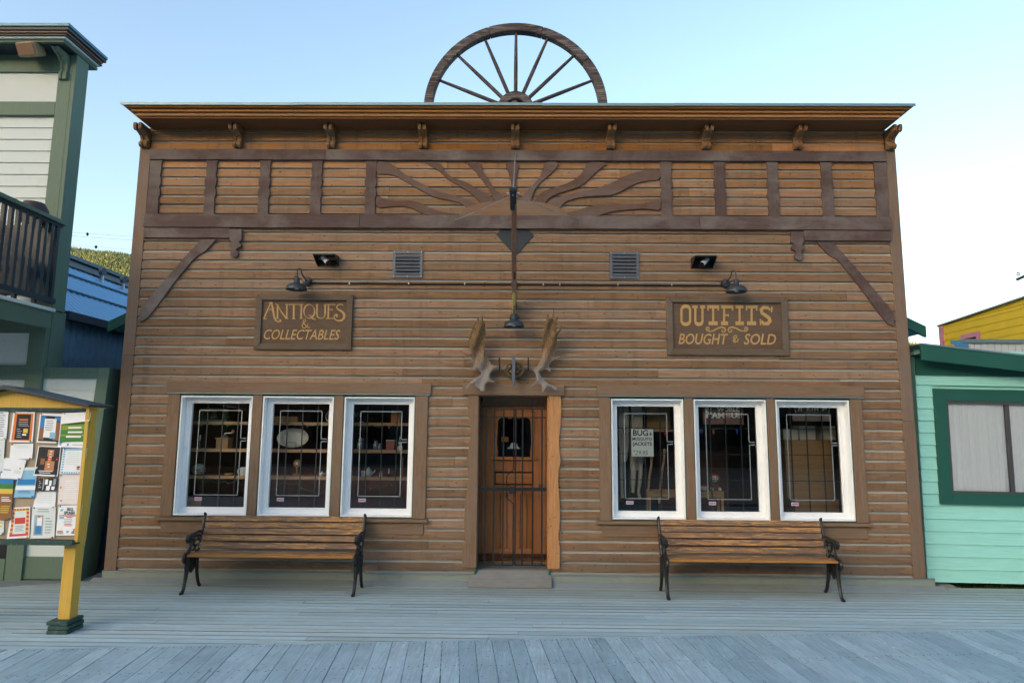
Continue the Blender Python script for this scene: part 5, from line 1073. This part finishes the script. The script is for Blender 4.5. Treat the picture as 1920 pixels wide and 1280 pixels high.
def teapot(x, z, k, label, mat='white_china'):
    s = item('teapot', label, 'teapot', (x, GY, z)); mb = MB(); mb.lathe([(r*k, h*k) for r, h in ((0, 0), (.035, 0), (.055, .03), (.056, .05), (.04, .08), (.03, .085), (0, .085))], (x, GY, z), 18); mb.build('pot', mat, s, smooth=True)
    mb = MB(); mb.lathe([(r*k, h*k) for r, h in ((.03, .085), (.02, .10), (.006, .105), (.009, .115), (0, .12))], (x, GY, z), 12); mb.build('lid', mat, s, smooth=True)
    mb = MB(); mb.tube([(x+.045*k, GY, z+.04*k), (x+.075*k, GY, z+.06*k), (x+.085*k, GY, z+.085*k)], [.012*k, .009*k, .006*k], 8); mb.build('spout', mat, s, smooth=True)
    mb = MB(); mb.tube([(x-.05*k, GY, z+.07*k), (x-.08*k, GY, z+.065*k), (x-.08*k, GY, z+.035*k), (x-.05*k, GY, z+.025*k)], .006*k, 6); mb.build('handle', mat, s, smooth=True)
teapot(x, z, .5, 'tiny white china teapot on the lowest shelf, middle window'); teapot(wq(w3, 298, 0, GY).x, z, 1.0, 'white china teapot with long spout on the lowest shelf')
x = wq(w2, 300, 0, .4).x; mb = MB(); mb.lathe([(0, 0), (.06, .0), (.09, .03), (.05, .06), (0, .07)], (x-.04, .4, .70), 12); mb.lathe([(0, 0), (.05, .0), (.07, .02), (.03, .045), (0, .05)], (x+.09, .42, .70), 12); tag(mb.build('iron_casting', 'black', smooth=True), 'dark lumpy iron casting on the deck of the middle left window', 'iron casting')
x = wq(w2, 420, 0, GY).x; s = item('small_clock', 'little round clock with bright face in the middle left window', 'clock', (x, GY, z)); mb = MB(); mb.lathe([(0, -.02), (.045, -.02), (.05, 0), (.045, .02), (0, .02)], (x, GY, z+.155), 18, 'Y'); mb.build('case', 'basket', s, smooth=True); mb = MB(); mb.lathe([(0, -.023), (.018, -.0225)], (x, GY, z+.155), 16, 'Y'); mb.build('face', 'wax', s); mb = MB(); mb.box(x-.04, x+.04, GY-.02, GY+.02, z, z+.03); mb.box(x-.01, x+.01, GY-.01, GY+.01, z+.03, z+.11); mb.build('foot', 'basket', s)
# third window
z = SZ[0]; x = wq(w3, 330, 0, GY).x
s = item('wire_basket', 'round brass wire basket with tall hoop handle on the top shelf', 'wire basket', (x, GY, z)); mb = MB()
for zz, r in ((.015, .035), (.04, .055), (.07, .065)): mb.tube([(x+r*math.cos(D2(t)), GY+r*math.sin(D2(t)), z+zz) for t in range(0, 361, 30)], .003, 5)
for t in range(0, 360, 30): mb.tube([(x+.035*math.cos(D2(t)), GY+.035*math.sin(D2(t)), z+.015), (x+.065*math.cos(D2(t)), GY+.065*math.sin(D2(t)), z+.07)], .002, 4)
mb.build('bowl', 'brass', s); mb = MB(); mb.tube([(x+.066*math.cos(D2(t)), GY, z+.07+.07*math.sin(D2(t))) for t in range(0, 181, 20)], .003, 5); mb.build('handle', 'brass', s)
x0, x1 = wq(w3, 512, 0, GY).x, wq(w3, 605, 0, GY).x; mb = MB(); mb.box(x0, x1, GY-.05, GY+.05, z, z+.155); tag(mb.build('orange_box', flat('orange_wood', (.45, .17, .05), .6), bevel=.004), 'upright orange wooden box on the top shelf, right-hand window', 'box')
x = wq(w3, 215, 0, GY).x; s = item('desk_lamp', 'small metal desk lamp with curved arm on the top shelf', 'desk lamp', (x, GY, z)); mb = MB(); mb.lathe([(0, 0), (.035, 0), (.035, .012), (0, .02)], (x, GY, z), 14); mb.build('base', 'cream_china', s); mb = MB(); mb.tube([(x, GY, z+.02), (x-.02, GY, z+.08), (x-.06, GY, z+.12)], .004, 6); mb.build('arm', 'steel', s); mb = MB(); mb.tube([(x-.04, GY, z+.135), (x-.09, GY, z+.10)], [.008, .04], 12); mb.build('shade', 'steel', s)
z = SZ[1]
def jar(o, a, label, k=1.):
    x = wq(o, a, 0, GY).x; s = item('glass_jar', label, 'jar', (x, GY, z)); mb = MB(); mb.lathe([(r*k, h*k) for r, h in ((0, 0), (.04, 0), (.044, .02), (.044, .08), (.03, .10), (.028, .11))], (x, GY, z), 18); mb.build('jar', 'jar', s, smooth=True); mb = MB(); mb.lathe([(r*k, h*k) for r, h in ((.031, .11), (.033, .125), (.02, .14), (0, .145))], (x, GY, z), 16); mb.build('lid', 'steel', s, smooth=True)
jar(w3, 215, 'tall glass storage jar with lid, left on the middle shelf', 1.05); jar(w3, 363, 'squat ribbed glass jar beside the red tin', .85); jar(w3, 580-180, 'narrow glass jar touching the squat ribbed jar', .6)
x0, x1 = wq(w3, 470, 0, GY).x, wq(w3, 553, 0, GY).x; s = item('red_tin', 'square red patterned tin on the middle shelf', 'tin', (x0, GY, z)); mb = MB(); mb.box(x0, x1, GY-.045, GY+.045, z, z+.115); mb.build('tin', 'tin_red', s, bevel=.004); mb = MB(); mb.box(x0-.002, x1+.002, GY-.047, GY+.047, z+.112, z+.125); mb.build('lid', 'cream_china', s, bevel=.003)
x = wq(w3, 603, 0, GY).x; s = item('oil_lamp', 'pale glass oil lamp with waisted body on the middle shelf', 'oil lamp', (x, GY, z)); mb = MB(); mb.lathe([(.032, 0), (.036, .02), (.03, .05), (.01, .06), (.024, .08), (.02, .10)], (x, GY, z), 16); mb.build('font', 'white_china', s, smooth=True); mb = MB(); mb.lathe([(.014, .10), (.022, .125), (.012, .15), (.012, .17)], (x, GY, z), 14); mb.build('chimney', 'jar', s, smooth=True)
z = SZ[2]
G('bottle', 'small white bottle beside the long-spouted teapot', 'bottle', 'white_china', [(0, 0), (.018, 0), (.02, .04), (.008, .06), (.008, .075), (0, .075)], w3, 403, z, GY)
def cstick(a, h, mat, label):
    x = wq(w3, a, 0, GY).x; s = item('candlestick', label, 'candlestick', (x, GY, z)); mb = MB(); mb.lathe([(.022, 0), (.008, .012), (.01, h*.3), (.005, h*.4)], (x, GY, z), 12); mb.build('holder', 'basket' if mat != 'wax' else 'black', s, smooth=True); mb = MB(); mb.lathe([(.008, h*.4), (.007, h*.92), (.001, h)], (x, GY, z), 10); mb.build('candle', mat, s)
cstick(500, .105, 'wax', 'short white candle on a black holder'); cstick(120, .15, 'cream_china', 'cream candle on a wooden holder at the left end of the lowest shelf, right-hand window'); cstick(632, .26, 'basket', 'tall brown candle at the right end of the lowest shelf')
x0, x1 = wq(w3, 60, 0, .4).x, wq(w3, 212, 0, .4).x; mb = MB(); mb.box(x0, x1, .36, .5, .70, .80); tag(mb.build('cardboard_box', 'cork', bevel=.003), 'low brown cardboard box at the bottom left of the window nearest the door', 'box')
x = wq(w3, 420, 0, .36).x; s = item('fishing_rod_case', 'dark tube with a yellow stick lying at the bottom of the window nearest the door', 'rod case', (x, .36, .70)); mb = MB(); mb.tube([(x-.18, .36, .725), (x+.16, .38, .73)], .025, 10); mb.build('tube', 'navy', s); mb = MB(); mb.tube([(x-.1, .33, .755), (x+.16, .34, .765)], .006, 6); mb.build('stick', 'ochre_dish', s)
# strings of fairy lights
def lights(pts, label, cols, nm='fairy_lights', ev=2):
    s = item(nm, label, 'string lights', pts[0]); P = []
    for i in range(len(pts)-1):
        a, b = Vector(pts[i]), Vector(pts[i+1])
        for t in range(6): P.append(a.lerp(b, t/6)-Vector((0, 0, .03*math.sin(t/6*math.pi))))
    P.append(Vector(pts[-1])); mb = MB(); mb.tube(P, .0035, 5); mb.build('cord', 'green_edge', s)
    for i, k in enumerate(range(3, len(P)-1, 6 if nm == 'party_bulbs' else 11)):
        p = P[k]; mb = MB(); k_ = 1. if nm == 'party_bulbs' else .42; mb.lathe([(r_*k_, h_*k_) for r_, h_ in ((0, .0), (.012, -.01), (.014, -.03), (.008, -.05), (0, -.065))], p, 10); mb.build('bulb', cols[i % len(cols)], s, smooth=True)
cb, cg, co_, cr = flat('bulb_blue', (.02, .12, .6), .2), flat('bulb_green', (.02, .4, .15), .2), flat('bulb_orange', (.7, .3, .12), .2), flat('bulb_red', (.6, .05, .04), .2)
lights([tuple(wq(w1, a, b, .30)) for a, b in ((180, 270), (330, 280), (470, 285), (600, 275), (760, 262))], 'green fairy lights along the top shelf lip, left window', [co_, cg])
lights([tuple(wq(w1, a, b, .30)) for a, b in ((200, 830), (350, 850), (480, 860), (600, 850), (720, 900))], 'green fairy lights drooping under the lowest shelf, left window', [co_, cg])
lights([tuple(wq(w2, a, b, .30)) for a, b in ((100, 950), (250, 860), (380, 880), (530, 960), (660, 960))], 'green fairy lights drooping under the lowest shelf, middle window', [co_, cg])
lights([tuple(wq(w2, a, b, .30)) for a, b in ((150, 260), (300, 275), (430, 285), (600, 290), (720, 280))], 'green fairy lights along the top shelf lip, middle window', [co_, cg])
lights([tuple(wq(w3, a, b, .30)) for a, b in ((230, 900), (360, 905), (480, 880), (560, 850))], 'green fairy lights drooping under the lowest shelf, window nearest the door', [co_, cg])
lights([tuple(wq(w3, a, b, .30)) for a, b in ((150, 295), (310, 300), (440, 300), (550, 280), (600, 330))], 'green fairy lights along the top shelf lip, window nearest the door', [cg, co_])
# ---- right-hand bank
r1 = 1140
lights([tuple(wq(r1, a, b, .22)) for a, b in ((110, 320), (210, 310), (360, 315), (500, 330), (640, 335))], 'big coloured party bulbs on a cord behind the price placard', [cb, co_, cg, cr], 'party_bulbs')
def hq(a, b, Y=.24): return at(1295+a/5.334, 740+b/5.334, Y)
lights([tuple(hq(a, b)) for a, b in ((60, 320), (150, 315), (300, 325), (400, 318), (520, 310))], 'big coloured party bulbs hanging below the world famous sign', [cb, co_, cg], 'party_bulbs')
s = item('price_placard', 'white placard advertising bug and mosquito jackets', 'placard', tuple(wq(r1, 345, 610, .15))); a, b = wq(r1, 231, 342, .15), wq(r1, 457, 617, .15)
mb = MB(); mb.box(a.x, b.x, .150, .153, b.z, a.z); mb.build('card', flat('card_white', (.84, .90, .87), .7), s)
mb = MB()
def tr(t, x0, x1, y0, y1, m=0, **k): p, q_ = wq(r1, x0, y1, .15), wq(r1, x1, y0, .15); textmesh(mb, t, p.x, p.z, q_.x-p.x, q_.z-p.z, .1496, .001, m, **k)
tr('BUG', 250, 400, 350, 408, bold=.02); tr('&', 415, 438, 374, 404, bold=.02); tr('MOSQUITO', 245, 438, 425, 460, bold=.015); tr('JACKETS', 247, 438, 472, 518, bold=.02); tr('$', 254, 268, 548, 570, 1); tr('29.95', 272, 400, 556, 600, 1, shear=.2)
mb.build('printing', [flat('ink_black', (.02, .02, .02)), flat('ink_pencil', (.16, .20, .20))], s)
# hides
flat('pale_fur', (.50, .47, .39), .95); M['pale_fur'] = wood('pale_fur2', (.52, .48, .40), 'Z', .3, .1, (.30, .25, .18), .4, rough=.95, gs=2)
def hide(label, P, Y, legs):
    c = wq(r1, P[0][0], P[0][1], Y); s = item('fur_hide', label, 'hide', (c.x, Y, c.z)); mb = MB(); mb.prism(smoothp([(wq(r1, a, b, Y).x, wq(r1, a, b, Y).z) for a, b in P], 2), Y-.012, Y+.012); mb.build('pelt', 'pale_fur', s, bevel=.008)
    for L_ in legs:
        mb = MB(); mb.tube([wq(r1, a, b, Y-.02) for a, b, r in L_], [r for a, b, r in L_], 10); mb.build('leg', 'pale_fur', s, smooth=True)
hide('pale fur hide with dangling legs at the left of the right-hand display', [(100, 90), (150, 88), (215, 100), (215, 300), (205, 560), (180, 700), (110, 600), (100, 300)], .36, [[(130, 560, .03), (135, 700, .028), (135, 860, .022), (140, 980, .02), (145, 1030, .024)], [(180, 90, .03), (178, 200, .025), (180, 310, .018)]])
hide('pale fur hide hanging behind the price placard', [(225, 88), (345, 90), (345, 300), (350, 560), (362, 700), (300, 760), (230, 740), (225, 560)], .42, [[(250, 620, .045), (255, 760, .035), (250, 880, .03), (250, 975, .02)], [(320, 620, .035), (325, 760, .03), (315, 900, .022), (305, 970, .018), (318, 1030, .022)], [(240, 90, .02), (245, 200, .018), (240, 310, .012)]])
a, b = wq(r1, 385, 120, .55), wq(r1, 625, 350, .55); mb = MB(); mb.box(a.x, b.x, .55, .9, b.z, a.z+.05); tag(mb.build('cardboard_carton', 'ply', bevel=.004), 'large tan carton high up behind the party bulbs', 'carton')
a, b = wq(r1, 100, 305, .9), wq(r1, 640, 345, .9); mb = MB(); mb.box(a.x, b.x+.3, .52, .95, b.z-.03, b.z-.001); tag(mb.build('carton_shelf', 'shelf'), 'high shelf holding the tan carton', 'shelf')
for k, (p0, p1, lb) in enumerate((((435, 620), (410, 900), 'pale wooden paddle shaft leaning at left of the crate'), ((565, 540), (530, 900), 'knobbly wooden walking stick leaning at right of the crate'))):
    A0, A1 = wq(r1, *p0, .30), wq(r1, *p1, .26); mb = MB(); mb.tube([A0, A0.lerp(A1, .3)+Vector((.006, 0, 0)), A0.lerp(A1, .7)-Vector((.005, 0, 0)), A1+(A1-A0)*.5], [.017, .014, .015, .014], 8); tag(mb.build('wooden_stick', 'shelf', smooth=True), lb, 'stick')
s = item('paddle_rack', 'low wooden rack stencilled paddles, running across two right-hand windows', 'rack', tuple(wq(r1, 410, 960, .22))); a = wq(r1, 405, 955, .22); b = hq(335, 1030, .22)
mb = MB(); mb.box(a.x, b.x, .22, .235, b.z, a.z); mb.build('front_board', 'ply', s, bevel=.003); mb = MB(); mb.box(a.x, b.x, .42, .435, b.z, a.z); mb.build('back_board', 'ply', s, bevel=.003)
for x in (a.x+.015, b.x-.015):
    for y in (.236, .405): mb = MB(); mb.box(x-.014, x+.014, y, y+.014, .64, b.z-.001); mb.build('leg', 'shelf', s)
mb = MB(); p, q_ = wq(r1, 458, 985, .22), wq(r1, 580, 962, .22); textmesh(mb, 'PADDLES', p.x, p.z, q_.x-p.x, q_.z-p.z, .2197, .0008); mb.build('stencil', flat('ink_black', (.02, .02, .02)), s)
# cloth heap
x = wq(r1, 230, 1120, .35).x; mb = MB(); rr = random.Random(4); vs = []; n = 18
for i in range(n+1):
    for j in range(8):
        u = i/n; v = j/7; h = .11*math.exp(-((u-.3)*3)**2)*(1-v*.6)+.05*math.exp(-((u-.75)*4)**2)+rr.uniform(-.012, .012); vs.append((x-.22+u*.46, .24+v*.3, .645+max(.004, h)))
mb.add(vs, [(i*8+j, (i+1)*8+j, (i+1)*8+j+1, i*8+j+1) for i in range(n) for j in range(7)]); tag(mb.build('folded_cloth', 'cream_china', smooth=True), 'crumpled cream cloth at the bottom of the placard window', 'cloth')
# middle: sign and toy dog
s = item('shop_plaque', 'dark plaque with chunky pale letters, world famous', 'plaque', tuple(hq(330, 290, .18))); a, b = hq(122, 112, .18), hq(532, 298, .18); m1 = hq(122, 250, .18)
mb = MB(); mb.box(a.x, b.x, .18, .192, b.z, a.z); mb.build('board', flat('plaque_brown', (.17, .10, .08), .6), s, bevel=.003)
mb = MB(); mb.box(a.x+.008, b.x-.008, .1785, .18, m1.z, m1.z+.004, 0); mb.box(a.x+.008, b.x-.008, .1785, .18, a.z-.008, a.z-.004, 0); mb.box(a.x+.008, a.x+.012, .1785, .18, m1.z+.004, a.z-.008, 0); mb.box(b.x-.012, b.x-.008, .1785, .18, m1.z+.004, a.z-.008, 0); mb.build('red_line', flat('plaque_red', (.40, .08, .06)), s)
mb = MB()
def th(mb, t, x0, x1, y0, y1, Y=.1785, m=0, **k): p, q_ = hq(x0, y1, Y), hq(x1, y0, Y); textmesh(mb, t, p.x, p.z, q_.x-p.x, q_.z-p.z, Y-.0004, .003, m, **k)
th(mb, 'WORLD', 262, 500, 126, 166, bold=.05); th(mb, 'F', 148, 208, 130, 232, bold=.05); th(mb, 'AM', 205, 338, 178, 234, bold=.05); th(mb, 'US', 405, 508, 178, 232, bold=.05)
p = hq(372, 206, .178); mb.lathe([(0, -.004), (.040, -.004), (.040, 0), (0, 0)], (p.x, .178, p.z), 20, 'Y', 1)
for t in (-.02, 0, .02): mb.box(p.x-.034, p.x+.034, .1728, .1735, p.z+t-.002, p.z+t+.002, 0); mb.box(p.x+t-.002, p.x+t+.002, .1725, .1732, p.z-.034, p.z+.034, 0)
mb.build('letters', [flat('plaque_letter', (.75, .80, .72), .5), flat('plaque_red', (.4, .08, .06))], s)
c = hq(245, 955, .28); zt_ = hq(335, 960, .22).z; s = item('toy_dog', 'plush toy dog with red hat sitting on the wooden rack', 'toy dog', (c.x, .30, zt_)); fm, fd = flat('plush_white', (.55, .55, .48), .95), flat('plush_brown', (.12, .07, .05), .95)
mb = MB(); mb.box(c.x-.16, c.x+.13, .236, .404, zt_-.012, zt_-.002); mb.build('cushion', fd, s)
mb = MB(); mb.lathe([(0, 0), (.05, .0), (.062, .03), (.055, .07), (.03, .10), (0, .11)], (c.x, .30, zt_), 18); mb.build('body', fd, s, smooth=True)
mb = MB(); mb.lathe([(0, -.045), (.03, -.038), (.047, -.015), (.05, .01), (.035, .04), (0, .05)], (c.x-.005, .29, zt_+.14), 18); mb.lathe([(0, -.05), (.016, -.045), (.024, -.02), (.024, 0)], (c.x-.005, .26, zt_+.125), 12, 'Y'); mb.build('head', fm, s, smooth=True)
for d in (-.05, .045): mb = MB(); mb.tube([(c.x+d, .29, zt_+.165), (c.x+d*1.15, .285, zt_+.13), (c.x+d*1.1, .28, zt_+.10)], [.012, .02, .008], 8); mb.build('ear', fd, s, smooth=True)
mb = MB(); mb.lathe([(.045, .0), (.05, .012), (.03, .022), (0, .028)], (c.x-.005, .29, zt_+.175), 16); mb.build('hat', flat('hat_red', (.5, .04, .04), .8), s, smooth=True)
for d in (-.018, .01): mb = MB(); mb.lathe([(0, -.003), (.006, -.002), (.006, 0)], (c.x+d, .243, zt_+.15), 8, 'Y'); mb.build('eye', 'glassdark', s)
for d in (-.04, .04): mb = MB(); mb.tube([(c.x+d, .28, zt_+.03), (c.x+d*1.2, .24, zt_+.015), (c.x+d*1.2, .225, zt_+.015)], [.02, .018, .014], 8); mb.build('paw', fm, s, smooth=True)
c2 = hq(135, 940, .28); s = item('striped_bowl', 'red and white rimmed bowl on the wooden rack left of the toy dog', 'bowl', (c2.x, .30, zt_)); mb = MB(); mb.lathe([(0, 0), (.03, 0), (.06, .05), (.055, .05), (0, .01)], (c2.x, .30, zt_), 20); mb.build('bowl', 'white_china', s, smooth=True); mb = MB(); mb.lathe([(.06, .05), (.064, .06), (.056, .06)], (c2.x, .30, zt_), 20); mb.build('rim', flat('hat_red', (.5, .04, .04)), s)
# right window: plaque, boxes, plywood
s = item('shop_plaque', 'oval-topped plaque reading north 49 at the top of the far right window', 'plaque', tuple(hq(1210, 262, .18))); a, b = hq(1018, 190, .18), hq(1408, 264, .18)
mb = MB(); mb.box(a.x, b.x, .186, .198, b.z, a.z); mb.build('lower_board', flat('plaque_taupe', (.22, .17, .15), .6), s, bevel=.003)
a, b = hq(1030, 140, .18), hq(1395, 140, .18); cx, cz, rx_ = (a.x+b.x)/2, a.z, (b.x-a.x)/2
mb = MB(); mb.prism([(cx+rx_*math.cos(D2(t)), cz+.055*math.sin(D2(t))) for t in range(0, 360, 12)], .176, .1859); mb.build('oval_board', flat('plaque_green', (.04, .07, .055), .6), s)
mb = MB(); th(mb, 'N', 1075, 1112, 118, 160, .1755, bold=.06); th(mb, 'RTH', 1160, 1275, 120, 160, .1755, bold=.06); th(mb, '49', 1298, 1362, 120, 162, .1755, bold=.06)
p = hq(1135, 138, .1755); mb.lathe([(0, -.003), (.018, -.003), (.018, 0), (0, 0)], (p.x, .1755, p.z), 14, 'Y', 1)
for sg in (-1, 1): mb.tube([(cx+sg*(rx_-.012-.02*(1-math.cos(D2(t)))), .175, cz+.045*math.sin(D2(t))) for t in range(-70, 71, 20)], .003, 5)
mb.build('letters', [flat('plaque_letter2', (.75, .70, .52), .5), flat('plaque_red', (.4, .08, .06))], s)
a, b = hq(940, 450, .5), hq(1450, 1040, .5); s = item('plywood_cabinet', 'big plain plywood cabinet filling the far right window', 'cabinet', (a.x, .5, b.z)); mb = MB(); mb.box(a.x, b.x, .5, .9, b.z, a.z); mb.build('panel', 'ply', s, bevel=.004)
mb = MB(); mb.box(a.x+.06, b.x+.02, .46, .92, b.z-.16, b.z-.001); mb.build('base', 'ply', s, bevel=.004)
mb = MB(); mb.box(a.x+.1, b.x, .5, .9, .64, b.z-.161); mb.build('plinth', 'ply', s)
for (u0, u1, v0, lb) in ((925, 1075, 335, 'white carton, left of the three on the plywood cabinet'), (1085, 1245, 308, 'tallest white carton, middle of the three on the plywood cabinet'), (1300, 1445, 308, 'white carton, right of the three on the plywood cabinet')):
    p, q_ = hq(u0, v0, .55), hq(u1, v0, .55); mb = MB(); mb.box(p.x, q_.x, .55, .8, a.z+.001, p.z); tag(mb.build('white_carton', 'cream_china', bevel=.004), lb, 'carton')
a, b = hq(888, 100, .3), hq(932, 1180, .3); mb = MB(); mb.box(a.x-.01, b.x, .3, .34, .641, 2.3); tag(mb.build('timber_post', 'ply', bevel=.003), 'raw yellow timber post at the left side of the far right window', 'post')
# hat-shaped card and note in the door window
mb = MB(); mb.prism([(-.075+.0, 1.535), (.085, 1.535), (.085, 1.545), (.055, 1.56), (.04, 1.60), (.005, 1.615), (-.03, 1.60), (-.045, 1.56), (-.075, 1.545)], .352, .358); o = mb.build('hat_card', 'white_china'); tag(o, 'hat-shaped white card with small printing inside the door glass', 'card')
mb = MB(); mb.box(-.15, -.06, .352, .357, 1.62, 1.68); tag(mb.build('small_note', 'basket'), 'small tan note inside the door glass', 'note')
